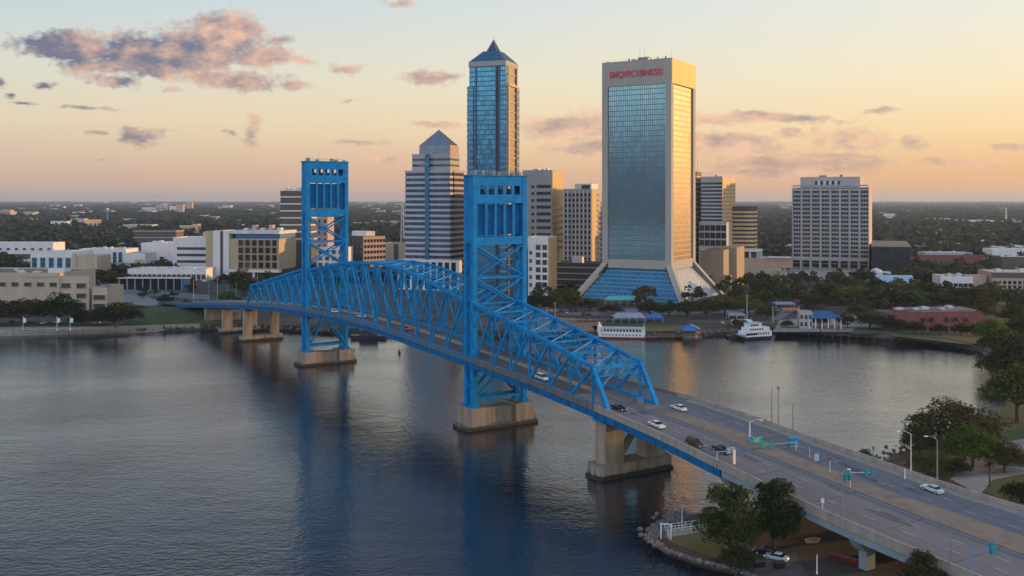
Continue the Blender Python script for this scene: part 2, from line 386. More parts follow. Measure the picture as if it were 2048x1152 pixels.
def bank_slope():
    lo = [gnd(250,664,.1), gnd(300,663,.1), gnd(350,663,.1), gnd(400,661,.1), gnd(450,658,.1)]; b = MB(); rows = [lo]
    for k, (dy, z) in enumerate(((3,1.6),(9,3.2),(22,4.4),(48,5.6),(70,5.8))):
        rows.append([Vector((p.x*(p.y+dy)/p.y, p.y+dy, z)) for p in lo])
    n = len(lo); vs = [v for r in rows for v in r]; b.add(vs, [(r*n+i, r*n+i+1, (r+1)*n+i+1, (r+1)*n+i) for r in range(len(rows)-1) for i in range(n-1)])
    tag(b.build('bank_slope', 'grass', smooth=True), kind='structure')
bank_slope()
flat('riverside_path', [(-200,664),(255,657),(262,651),(-200,656)], GZ+.01, 'path_grey')
flat('riverside_lawn', [(-200,655),(262,650),(300,640),(-200,641)], GZ+.005, 'grass')
flat('museum_lawn', [(1190,664),(1400,663),(1405,650),(1185,652)], GZ+.01, 'grass_dry')
flat('brick_promenade', [(1060,664),(1187,664),(1210,640),(1060,632)], GZ+.01, 'brick_plaza')
flat('quay_paving', [(1545,664),(1700,664),(1790,650),(1700,630),(1560,640)], GZ+.01, 'path_grey')
flat('shore_lawn', [(1700,668),(1755,668),(1770,655),(1710,655)], GZ+.03, 'grass')
flat('shore_lawn', [(1780,672),(1890,684),(1945,690),(1990,668),(1800,660)], GZ+.01, 'grass_dry')
flat('ramp_road', [(215,600),(290,612),(330,610),(235,560),(195,556)], GZ+.01, 'path_grey')
flat('street', [(60,575),(420,600),(420,590),(60,560)], GZ+.015, 'asphalt')
flat('street', [(1060,628),(1210,632),(1560,622),(1560,614),(1060,618)], GZ+.015, 'asphalt')
flat('street', [(1540,640),(1560,640),(1640,590),(1610,588)], GZ+.012, 'asphalt')
flat('park_lawn', [(1340,1085),(1330,1060),(1480,1040),(1480,1075),(1500,1120),(1440,1120)], NZ+.01, 'grass_dry')
flat('park_lawn', [(1335,1056),(1490,1034),(1480,1024),(1385,1034)], NZ+.01, 'grass')
flat('park_lawn', [(1800,925),(1900,960),(2300,1100),(2300,780),(2040,790),(1985,830),(1900,870)], NZ+.005, 'grass')
flat('park_path', [(1900,958),(1960,990),(1985,960),(2060,945),(2060,935),(1990,930),(2060,895),(2060,875),(1980,890),(1925,905),(1940,935)], NZ+.03, 'path_grey')
flat('park_path', [(1500,1152),(1530,1118),(1590,1105),(1640,1200),(1500,1200)], NZ+.01, 'gravel')
tag(COL.objects[-1] if False else bpy.data.objects['park_path.001'], kind='structure')
def wall_along(name, pts, z0, z1, th, m, label, cat):
    b = MB()
    for p, q in zip(pts, pts[1:]):
        d = Vector((q[0]-p[0], q[1]-p[1])); n = Vector((d.y, -d.x)).normalized()*th
        b.hexa([(p[0],p[1],z0),(q[0],q[1],z0),(q[0]+n.x,q[1]+n.y,z0),(p[0]+n.x,p[1]+n.y,z0),(p[0],p[1],z1),(q[0],q[1],z1),(q[0]+n.x,q[1]+n.y,z1),(p[0]+n.x,p[1]+n.y,z1)])
    return tag(b.build(name, m), label, cat)
wall_along('seawall', shore[2:6], -1, GZ+.5, .8, 'concrete', 'long low grey seawall along the left bank below the promenade', 'seawall')
wall_along('seawall', shore[9:13], -1, GZ+.4, .8, 'wood', 'brown timber bulkhead behind the white excursion boat', 'seawall')
wall_along('seawall', shore[13:20], -1, GZ+.3, .8, 'concrete_dark', 'dark curving seawall round the cove in front of the red roofed restaurant', 'seawall')
def rocks(name, pts, n, r0, r1, seed, spread=2.0, z=0.4):
    R = random.Random(seed); b = MB()
    segs = [(Vector(p).to_2d(), Vector(q).to_2d()) for p, q in zip(pts, pts[1:])]; L = [(q-p).length for p, q in segs]
    for _ in range(n):
        p, q = R.choices(segs, L)[0]; c = p.lerp(q, R.random()); off = R.gauss(0, spread*.5)
        nn = Vector((-(q-p).y, (q-p).x)).normalized(); c = c+nn*off; r = R.uniform(r0, r1)
        zz = z - off*.45; rot = Matrix.Rotation(R.uniform(0, 6.3), 3, Vector((R.uniform(-1,1), R.uniform(-1,1), R.uniform(-1,1))).normalized())
        ico = [(0,0,1)]+[(.9*cos(k*1.257), .9*sin(k*1.257), .45) for k in range(5)]+[(.9*cos(k*1.257+.63), .9*sin(k*1.257+.63), -.45) for k in range(5)]+[(0,0,-1)]
        vs = [rot @ (Vector(v)*r*R.uniform(.75, 1.2)) + Vector((c.x, c.y, zz)) for v in ico]
        fs = [(0,1+k,1+(k+1)%5) for k in range(5)]+[(1+k,6+k,1+(k+1)%5) for k in range(5)]+[(1+(k+1)%5,6+k,6+(k+1)%5) for k in range(5)]+[(11,6+(k+1)%5,6+k) for k in range(5)]
        b.add(vs, fs)
    return tag(b.build(name, 'rock'), kind='stuff')
rocks('shore_rocks', near_shore[7:14], 1100, .22, .62, 3, 2.2, .9)
rocks('shore_rocks', near_shore[2:7], 420, .25, .7, 4, 2.2, .9)
rocks('shore_rocks', shore[15:19], 240, .5, 1.2, 5, 2.5, 1.2)
rocks('shore_rocks', shore[10:14], 160, .5, 1.3, 6, 2.5, 1.0)
rocks('shore_rocks', shore[4:8], 160, .5, 1.3, 7, 3, 1.2)

# ------------------------------------------------------------------ bridge geometry: t runs along the left edge, w across
T_ = [100,150,171.6,185.8,199,215,228,236,254,274,303,321,358,385,413,428,455,492,530,560,599,640,700]
Z_ = [3.2,5.2,7.1,8.2,9.8,12.2,14.2,15.1,17,18.7,20.4,21.4,23.3,23.7,23.1,22.4,20.9,18.0,14.5,11.3,7,3.6,3.2]
def zg(t): return float((np.interp(t-5,T_,Z_)+np.interp(t,T_,Z_)*2+np.interp(t+5,T_,Z_))/4)
VX, VY = .842, .539
BU = Vector((-.539, .842, 0)); BV = Vector((VX, VY, 0)); BRZ = math.atan2(VY, VX)
def L2(t): return (182.1-.64*t, t)
def Pt(t, w, z): return Vector((182.1-.64*t+VX*w, t+VY*w, z))
fR = lambda t: float(np.interp(t, [100,166,177,189,204,213,227,247,259,268,285,303,700],[44,40,38.4,36.5,34.8,33.2,31.4,29.3,26,23.5,22,21,21]))
fML = lambda t: float(np.interp(t, [100,166,198,214,225,239,252,262,303],[18.5,17.5,16.6,14.8,13.7,12.7,11,9.8,9.2]))
fMR = lambda t: float(np.interp(t, [100,170,186,200,213,230,246,255,264],[28,26,24.4,22.3,20.8,19.3,17.0,14,10.4]))
def rng(a, b, st): n = max(1, round((b-a)/st)); return [a+(b-a)*i/n for i in range(n+1)]
def ribbon(mb, ts, w0, w1, z0, z1, mi=0):
    """solid strip along the bridge between w0(t)..w1(t), heights z0(t)..z1(t)"""
    f = lambda q, t: q(t) if callable(q) else q
    vs = []
    for t in ts:
        a, b, c, d = f(w0, t), f(w1, t), f(z0, t), f(z1, t)
        vs += [Pt(t,a,c), Pt(t,b,c), Pt(t,b,d), Pt(t,a,d)]
    n = len(ts); fs = [(0,1,2,3), (4*n-1, 4*n-2, 4*n-3, 4*n-4)]
    for i in range(n-1):
        for k in range(4): fs.append((4*i+k, 4*i+4+k, 4*i+4+(k+1) % 4, 4*i+(k+1) % 4))
    return mb.add(vs, fs, mi)
DK = .6
bridge = thing('truss_bridge', 'long blue steel lift bridge crossing the dark river with two tall towers', 'bridge', (0,0,0))
TS_A = rng(110, 262, 3); TS_B = rng(262, 640, 5); TS = rng(110, 640, 4)
ribbon(MB(), TS, 0.0, lambda t: fR(t), lambda t: zg(t)-.25, lambda t: zg(t)+DK-.06).build('deck_slab', 'concrete', bridge)
rs = ribbon(MB(), TS_A, .36, lambda t: fR(t)-.36, lambda t: zg(t)+DK-.05, lambda t: zg(t)+DK).build('road_surface', 'asphalt', bridge)
ribbon(MB(), TS_B, .36, lambda t: fR(t)-.36, lambda t: zg(t)+DK-.05, lambda t: zg(t)+DK).build('bridge_floor', 'deck_brown', bridge)
ribbon(MB(), TS_A, .37, 2.1, lambda t: zg(t)+DK+.004, lambda t: zg(t)+DK+.2).build('sidewalk', 'concrete', bridge)
ribbon(MB(), rng(110, 248, 3), lambda t: fR(t)-2.4, lambda t: fR(t)-.37, lambda t: zg(t)+DK+.004, lambda t: zg(t)+DK+.2).build('sidewalk', 'concrete', bridge)
md = ribbon(MB(), rng(110, 263, 3), lambda t: fML(t)+.02, lambda t: max(fMR(t), fML(t)+.6), lambda t: zg(t)+DK+.004, lambda t: zg(t)+DK+.22).build('median_strip', 'median', bridge)
ribbon(MB(), rng(263, 600, 6), 9.2, 9.75, lambda t: zg(t)+DK+.004, lambda t: zg(t)+DK+.85).build('median_barrier', 'concrete', bridge)
# parapets with joints and pilasters
def parapet(side, ta, tb, m, dz, hh, cap_h):
    b = MB(); lo = lambda t: zg(t)-dz; hi = lambda t: zg(t)+DK+hh
    segs = rng(ta, tb, 7.0); E = (lambda a: (lambda t: -a)) if side < 0 else (lambda a: (lambda t: fR(t)+a))
    def strip(ts, a, c, z0, z1):    # a, c measured outward from the deck edge
        if side < 0: ribbon(b, ts, -c, -a, z0, z1)
        else: ribbon(b, ts, lambda t: fR(t)+a, lambda t: fR(t)+c, z0, z1)
    for a, c in zip(segs, segs[1:]):
        strip([a+.06, (a+c)/2, c-.06], 0, .32, lo, hi); strip([a-.25, a+.25], -.06, .42, lo, lambda t: hi(t)+.1)
        strip([a+.3, (a+c)/2, c-.3], -.08, .40, lambda t: hi(t)+.004, lambda t: hi(t)+cap_h)
        if hh < 1:
            for k in range(1, 4): q = a+(c-a)*k/4; strip([q-.07, q+.07], .321, .40, lo, hi)
    return b.build('parapet', m, bridge)
for sd in (-1, 1):
    parapet(sd, 110, 215, 'concrete', .12, 1.1, .13); parapet(sd, 215.4, 252, 'concrete', .1, .95, .13)
    parapet(sd, 252.4, 301, 'parapet_steel', .05, .75, .1); parapet(sd, 301.4, 640, 'parapet_blue', .05, .72, .1)

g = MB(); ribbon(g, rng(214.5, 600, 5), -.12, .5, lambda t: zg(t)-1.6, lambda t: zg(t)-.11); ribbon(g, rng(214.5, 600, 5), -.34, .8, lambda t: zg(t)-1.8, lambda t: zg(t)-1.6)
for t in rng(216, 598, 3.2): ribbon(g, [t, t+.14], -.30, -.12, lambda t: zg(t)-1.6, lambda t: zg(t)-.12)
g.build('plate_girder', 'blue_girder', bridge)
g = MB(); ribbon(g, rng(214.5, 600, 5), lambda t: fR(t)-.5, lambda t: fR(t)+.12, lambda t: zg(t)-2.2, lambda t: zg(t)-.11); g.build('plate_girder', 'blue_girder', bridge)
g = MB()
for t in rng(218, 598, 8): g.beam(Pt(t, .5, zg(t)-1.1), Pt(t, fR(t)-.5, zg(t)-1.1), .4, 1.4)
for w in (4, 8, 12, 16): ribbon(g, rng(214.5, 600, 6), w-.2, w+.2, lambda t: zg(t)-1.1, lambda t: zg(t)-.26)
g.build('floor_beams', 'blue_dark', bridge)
g = MB(); ribbon(g, rng(110, 214, 4), -.1, .9, lambda t: zg(t)-1.55, lambda t: zg(t)-.26)
for fr in (.12, .25, .38, .5, .62, .75, .88, .97): ribbon(g, rng(110, 214, 4), lambda t, fr=fr: fr*fR(t)-.35, lambda t, fr=fr: fr*fR(t)+.35, lambda t: zg(t)-1.4, lambda t: zg(t)-.26)
g.build('concrete_girder', 'girder_grey', bridge)
# lane lines
mk = MB(); zl = lambda t: zg(t)+DK+.004; zh = lambda t: zg(t)+DK+.012
def dashes(wf, t0, t1, ln=2.6, gap=6.2, ww=.16):
    t = t0
    while t < t1: ribbon(mk, [t, t+ln/1.187], lambda q: wf(q)-ww/2, lambda q: wf(q)+ww/2, zl, zh); t += (ln+gap)/1.187
mL = lambda k: (lambda t: 2.2+(fML(t)-2.4)*k)
mR = lambda k: (lambda t: fMR(t)+(fR(t)-2.6-fMR(t))*k)
dashes(mL(.36), 112, 262); dashes(mL(.68), 114, 262); dashes(mR(.33), 113, 252); dashes(mR(.67), 111, 244)
ribbon(mk, rng(110, 262, 3), lambda t: fML(t)-.5, lambda t: fML(t)-.38, zl, zh)
ribbon(mk, rng(110, 180, 3), lambda t: fR(t)-3.0, lambda t: fR(t)-2.86, zl, zh)
mk.build('lane_marking', 'line_white', bridge)
for t in rng(118, 260, 13):
    for wa, wb in ((lambda q: .37, lambda q: fML(q)-.1), (lambda q: fMR(q)+.05, lambda q: fR(q)-.4)):
        ribbon(MB(), [t, t+.22], wa, wb, lambda q: zg(q)+DK+.002, lambda q: zg(q)+DK+.014).build('expansion_joint', 'concrete_dark', bridge)
RP = random.Random(12)
for _ in range(16):
    t = RP.uniform(120, 255); w = RP.choice([RP.uniform(3, fML(t)-3), RP.uniform(fMR(t)+1, fR(t)-5)]); ribbon(MB(), [t, t+RP.uniform(2,7)], w, w+RP.uniform(1.2,2.6), lambda q: zg(q)+DK+.001, lambda q: zg(q)+DK+.003).build('road_patch', 'asphalt_patch', bridge)

# ---- trusses
WL, WR = 1.0, 16.6
def truss(name, nodes, foot0=None, foot1=None):
    """nodes = (t, top z); feet are the end-post feet"""
    tr = bpy.data.objects.new(name, None); COL.objects.link(tr); tr.parent = bridge
    zb = lambda t: zg(t)+DK+.25
    tt = [n[0] for n in nodes]; full = ([foot0] if foot0 else [])+tt+([foot1] if foot1 else [])
    for w in (WL, WR):
        b = MB()
        for (a, za), (c, zc) in zip(nodes, nodes[1:]): b.beam(Pt(a,w,za), Pt(c,w,zc), .95, .85)
        for a, za in nodes: b.beam(Pt(a-.55,w,za-.1), Pt(a+.55,w,za-.1), 1.05, 1.3)     # gussets
        b.build('top_chord', 'blue_steel', tr)
        b = MB()
        for a, c in zip(full, full[1:]): b.beam(Pt(a,w,zb(a)), Pt(c,w,zb(c)), .7, .9)
        b.build('bottom_chord', 'blue_steel', tr)
        for f, nd in ((foot0, nodes[0]), (foot1, nodes[-1])):
            if f: MB().beam(Pt(f,w,zb(f)-.3), Pt(nd[0],w,nd[1]), 1.05, 1.0).build('end_post', 'blue_steel', tr)
        for i, (a, za) in enumerate(nodes):
            b = MB(); b.beam(Pt(a,w-.22,zb(a)), Pt(a,w-.22,za-.3), .16, .5); b.beam(Pt(a,w+.22,zb(a)), Pt(a,w+.22,za-.3), .16, .5)
            for k in range(1, 9): z0 = zb(a)+(za-zb(a))*k/9; b.beam(Pt(a,w-.14,z0), Pt(a,w+.14,z0+.5), .06, .3)
            b.build('vertical', 'blue_steel', tr)
        for i in range(len(nodes)-1):
            (a, za), (c, zc) = nodes[i], nodes[i+1]
            up = (i < (len(nodes)-1)/2) if (foot0 is None and foot1 is None) else bool(foot0)
            p, q = (Pt(a,w,za), Pt(c,w,zb(c))) if up else (Pt(c,w,zc), Pt(a,w,zb(a)))
            MB().beam(p, q, .62, .62).build('diagonal', 'blue_steel', tr)
            p2, q2 = (Pt(c,w,zc), Pt(a,w,zb(a))) if up else (Pt(a,w,za), Pt(c,w,zb(c)))
            MB().beam(p2, p2.lerp(q2, .5), .26, .3).build('sub_diagonal', 'blue_steel', tr)
    for i, (a, za) in enumerate(nodes):
        b = MB(); b.beam(Pt(a,WL,za), Pt(a,WR,za), .4, .55)
        h = min(3.2, (za-zb(a))*.28)
        b.beam(Pt(a,WL,za-h), Pt(a,WR,za-h), .22, .3)
        n = 4
        for k in range(n):
            w0, w1 = WL+(WR-WL)*k/n, WL+(WR-WL)*(k+1)/n
            b.beam(Pt(a,w0,za-(h if k % 2 else 0)), Pt(a,w1,za-(0 if k % 2 else h)), .16, .2)
        b.beam(Pt(a,WL,za-h-2.2), Pt(a,WL+2.4,za-h), .2, .25); b.beam(Pt(a,WR,za-h-2.2), Pt(a,WR-2.4,za-h), .2, .25)
        b.build('sway_brace', 'blue_steel', tr)
        if i+1 < len(nodes):
            c, zc = nodes[i+1]; b = MB()
            b.beam(Pt(a,WL,za+.1), Pt(c,WR,zc+.1), .34, .34); b.beam(Pt(a,WR,za-.2), Pt(c,WL,zc-.2), .24, .26)
            b.beam(Pt((a+c)/2,WL,(za+zc)/2), Pt((a+c)/2,WR,(za+zc)/2), .2, .24)
            b.build('lateral_brace', 'blue_steel', tr)
    for f, nd in ((foot0, nodes[0]), (foot1, nodes[-1])):
        if f:      # portal with curved knee braces
            b = MB(); P = lambda k, w: Pt(nd[0]+(f-nd[0])*k, w, nd[1]+(zb(f)-nd[1])*k)
            b.beam(P(.22,WL), P(.22,WR), .3, .4); b.beam(P(.04,WL), P(.04,WR), .4, .6)
            for w0, sgn in ((WL, 1), (WR, -1)):
                pts = [P(.62-.4*s, w0+sgn*(WR-WL)*.34*(s**2.2)) for s in (0,.25,.5,.75,1)]
                for p, q in zip(pts, pts[1:]): b.beam(p, q, .24, .28)
            n = 6
            for k in range(n):
                w0, w1 = WL+(WR-WL)*k/n, WL+(WR-WL)*(k+1)/n; b.beam(P(.22 if k % 2 else .04, w0), P(.04 if k % 2 else .22, w1), .16, .2)
            b.build('portal_brace', 'blue_steel', tr)
    return tr
truss('approach_truss', [(253.6,27.3),(261.8,29.3),(269.9,31.2),(278,32.9),(286.4,34.7),(294.8,36.5),(303.4,38.2)], foot0=248)
lz = lambda t: float(np.interp(t, [309,325,342,354,366,378,390,405,419],[38.8,42.3,45.3,46.5,46.9,46.4,45.3,43,40.6]))
truss('lift_truss', [(t, lz(t)) for t in rng(309.5, 418.5, 9.1)])
truss('approach_truss', [(t, 40.3+(28.4-40.3)*(t-426)/58) for t in rng(426, 484, 8.3)], foot1=489)

# ---- lift towers
def tower(t0, Wd, zt, zw1, zw0, zs1, zs0, zb0, zx, zlow, pier_top):
    base = Pt(t0, 0, 0)
    tw = bpy.data.objects.new('lift_tower', None); COL.objects.link(tw); tw.parent = bridge; tw.location = base; tw.rotation_euler = (0,0,BRZ)
    D = 5.8; lw, ld = 1.5, 1.7
    zd = zg(t0)
    for x in (0, Wd-lw):
        for y in (0, D-ld):
            b = MB().box(x, x+lw, y, y+ld, pier_top+.1, zt-.02)
            for z in rng(pier_top+2, zt-2, 2.4): b.box(x-.05, x+lw+.05, y-.05, y+ld+.05, z, z+.22)
            b.box(x-.5, x+lw+.5, y-.5, y+ld+.5, pier_top-.5, pier_top+.6)
            b.build('leg', 'blue_steel', tw)
    X0, X1 = lw, Wd-lw
    # machinery house: plates with five openings, front and back
    def plate(y0, y1, za, zb_, z0, z1, nm, mt):
        b = MB(); n = 5; ow = (X1-X0)*.62/n; gp = ((X1-X0)-n*ow)/(n+1)
        b.box(X0, X1, y0, y1, zb_, z1); b.box(X0, X1, y0, y1, z0, za)
        x = X0
        for i in range(n+1): b.box(x, x+gp, y0, y1, za, zb_); x += gp+ow
        return b.build(nm, mt, tw)
    plate(.05, .45, zw0, zw1, zs1, zt, 'house_front', 'blue_steel'); plate(D-.45, D-.05, zw0, zw1, zs1, zt, 'house_back', 'blue_steel')
    for xa, xb, xc, xd in ((.1,.5,.02,.1),(Wd-.5,Wd-.1,Wd-.1,Wd-.02)):
        b = MB().box(xa, xb, ld, D-ld, zs0-2, zt-.1)
        for z in rng(zs0, zt-3, 3): b.box(xc, xd, ld, D-ld, z, z+.3)
        b.build('side_plate', 'blue_steel', tw)
    b = MB().box(-.3, Wd+.3, -.3, D+.3, zt, zt+.35); b.build('roof_deck', 'blue_steel', tw)
    MB().box(X0, X1, ld+.2, D-ld-.2, zs1, zs1+.3).build('house_floor', 'blue_dark', tw)
    for i in range(4):       # counterweight ropes' sheaves inside the house
        x = X0+(X1-X0)*(i+1)/5; q = MB(); q.tube((x-.25, D/2, zs1+3), (x+.25, D/2, zs1+3), 1.5, n=16); q.build('sheave', 'blue_dark', tw)
    b = MB()   # tall bay: fins in front of the counterweight
    for i in range(4):
        x = X0+(X1-X0)*(i+1)/5; b.box(x-.38, x+.38, .15, .9, zs0+.004, zs1-.004)
    b.build('fins', 'blue_steel', tw)
    MB().box(X0+.2, X1-.2, 1.6, D-1.6, zs0+.6, zs1-.4).build('counterweight', 'blue_dark', tw)
    for y0, y1 in ((.05, .9), (D-.9, D-.05)): MB().box(X0, X1, y0, y1, zb0, zs0).build('cross_beam', 'blue_steel', tw)
    for y in (.45, D-.7):
        for za, zb_ in ((zb0, zx), (zx, zlow)):
            b = MB(); b.beam((X0-.2, y, za-.2), (X1+.2, y, zb_+.3), .5, .95, up=(0,1,0)); b.build('cross_brace', 'blue_steel', tw)
            b = MB(); b.beam((X1+.2, y+.03, za-.2), (X0-.2, y+.03, zb_+.3), .44, .85, up=(0,1,0)); b.build('cross_brace', 'blue_steel', tw)
        MB().beam((X0-.1, y+.01, zx), (X1+.1, y+.01, zx), .46, .7).build('strut', 'blue_steel', tw)
    for x in (lw*.5, Wd-lw*.5):      # lattice on the narrow sides
        b = MB(); zz = rng(pier_top+1.5, zs0-2, 5.0)
        for a, c in zip(zz, zz[1:]):
            b.beam((x, ld-.1, a), (x, D-ld+.1, c), .28, .3, up=(1,0,0)); b.beam((x+.02, D-ld+.1, a), (x+.02, ld-.1, c), .24, .28, up=(1,0,0)); b.beam((x+.01, ld-.1, c), (x+.01, D-ld+.1, c), .26, .3)
        b.build('side_lattice', 'blue_steel', tw)
    lo, hi = pier_top+1.2, zd-2.8
    for y in (.5, D-.7):
        b = MB(); b.beam((X0-.2, y, lo+1.4), (Wd/2, y, hi), .6, .8, up=(0,1,0)); b.beam((X1+.2, y, lo+1.4), (Wd/2, y, hi), .6, .8, up=(0,1,0)); b.build('cross_brace', 'blue_steel', tw)
        MB().beam((X0-.1, y, lo+1), (X1+.1, y, lo+1), .6, .9).build('strut', 'blue_steel', tw)
        MB().beam((X0-.1, y, hi+.4), (X1+.1, y, hi+.4), .7, 1.0).build('strut', 'blue_steel', tw)
    R = random.Random(int(t0)); b = MB(); r = 1.1
    for i in range(int(Wd/1.6)): b.tube((-.2+i*1.6, -.2, zt+.35), (-.2+i*1.6, -.2, zt+.35+r), .04, n=4); b.tube((-.2+i*1.6, D+.2, zt+.35), (-.2+i*1.6, D+.2, zt+.35+r), .04, n=4)
    b.beam((-.2,-.2,zt+1.4), (Wd+.2,-.2,zt+1.4), .07); b.beam((-.2,D+.2,zt+1.4), (Wd+.2,D+.2,zt+1.4), .07)
    b.build('roof_railing', 'metal_grey', tw)
    for i in range(6):
        x = R.uniform(1, Wd-1); h = R.uniform(.5, 1.4)
        b = MB(); b.box(x-.5, x+.5, 1.2, 3, zt+.36, zt+.36+h); b.box(x-.55, x+.55, 1.15, 3.05, zt+.36+h, zt+.46+h); b.build('roof_machinery', 'metal_grey', tw)
    b = MB(); b.tube((.3,.3,zt+.3), (.3,.3,zt+3.2), .06, .03, 5); b.tube((Wd*.35, 3, zt+.3), (Wd*.35, 3, zt+3.8), .06, .03, 5); b.tube((Wd*.8, 3, zt+.3), (Wd*.8, 3, zt+2.8), .06, .03, 5)
    b.build('aerial', 'metal_grey', tw)
    # concrete pier on its footing
    pr = bpy.data.objects.new('tower_pier', None); COL.objects.link(pr); pr.parent = bridge; pr.location = base; pr.rotation_euler = (0,0,BRZ)
    b = MB(); b.box(-1.3, 5.2, -1.0, D+1.4, .6, pier_top-.4); b.box(Wd-4.6, Wd+2.0, -1.0, D+1.4, .6, pier_top-.4); b.box(5.2, Wd-4.6, .2, D+.2, .6, pier_top-.9)
    b.build('pier_shaft', 'pier_concrete', pr, bevel=.12)
    b = MB().prism([(-2.6,-1.7),(Wd+3.2,-1.7),(Wd+4.4,D/2),(Wd+3.2,D+2.2),(-2.6,D+2.2),(-3.6,D/2)], -3, 1.1); b.build('pier_footing', 'pier_concrete', pr)
    b = MB()
    for k in range(4): b.box(Wd+2.05, Wd+2.7, 0+k*1.6, .5+k*1.6, .8, pier_top-.6)
    b.box(Wd+2.05, Wd+3, -.2, D+.3, 2.2, 2.7); b.box(Wd+2.05, Wd+3, -.2, D+.3, 4.4, 4.9)
    b.build('fender', 'wood', pr)
tower(303, 19.6, 77.4, 74.4, 71.7, 69.0, 58.7, 56.2, 46.1, 36.6, 6.9)
tower(420, 19.0, 86.2, 83.2, 80.5, 77.3, 66.0, 63.0, 52.3, 42.2, 6.0)
def bent(t0, cols, x0, x1, zc, ft=None, dep=4.0, m='pier_concrete', cap=True, zbot=-3):
    br = bpy.data.objects.new('bridge_pier', None); COL.objects.link(br); br.parent = bridge; br.location = Pt(t0,0,0); br.rotation_euler = (0,0,BRZ)
    for a, c in cols: MB().box(a, c, .3, dep-.3, zbot, zc-(1.2 if cap else 0)).build('column', m, br, bevel=.08)
    if cap: MB().hexa([(x0+1.5,0,zc-1.8),(x1-1.5,0,zc-1.8),(x1-1.5,dep,zc-1.8),(x0+1.5,dep,zc-1.8),(x0,0,zc),(x1,0,zc),(x1,dep,zc),(x0,dep,zc)]).build('pier_cap', m, br)
    if ft: MB().prism([(x0-.5,-.8),(x1+.5,-.8),(x1+1.6,dep/2),(x1+.5,dep+.8),(x0-.5,dep+.8),(x0-1.6,dep/2)], -3, ft).build('pier_footing', 'pier_concrete', br); \
          MB().prism([(x0-.9,-1.2),(x1+.9,-1.2),(x1+2.2,dep/2),(x1+.9,dep+1.2),(x0-.9,dep+1.2),(x0-2.2,dep/2)], -3, .5).build('pier_base', 'pier_concrete', br)
    return br
b1 = bent(249, [(1.2,7.0),(14.6,20.4)], 0, 21.4, zg(249)-2.5, 3.4, 5.0, cap=False)
MB().box(.2, 3.4, .2, 4.6, zg(249)-2.5, zg(249)-1.9).build('bearing', 'blue_steel', b1); MB().beam((7,2.5,4.4),(14.6,2.5,zg(249)-3.2),1.3,1.6).build('pier_brace','pier_concrete',b1)
bent(492, [(.8,4.6),(14.8,18.4)], 0, 19.2, zg(492)-2.4, 2.6, 4, cap=False)
bent(548, [(0,20)], 0, 20, zg(548)-2.3, None, 3, cap=False)
bent(522, [(.8,5.6),(14.8,18.8)], 0, 20, zg(522)-2.4, 2.6, 4, cap=True)
bent(212.5, [(2.2,4.8),(11,13.4),(20,22.4),(28.6,31)], -.2, 33, zg(213)-1.6, None, 2.4, 'girder_grey')
bent(184, [(2.2,4.8),(13,15.4),(23.5,26),(33,35.5)], -.2, 37.6, zg(184.5)-1.6, None, 2.4, 'girder_grey')
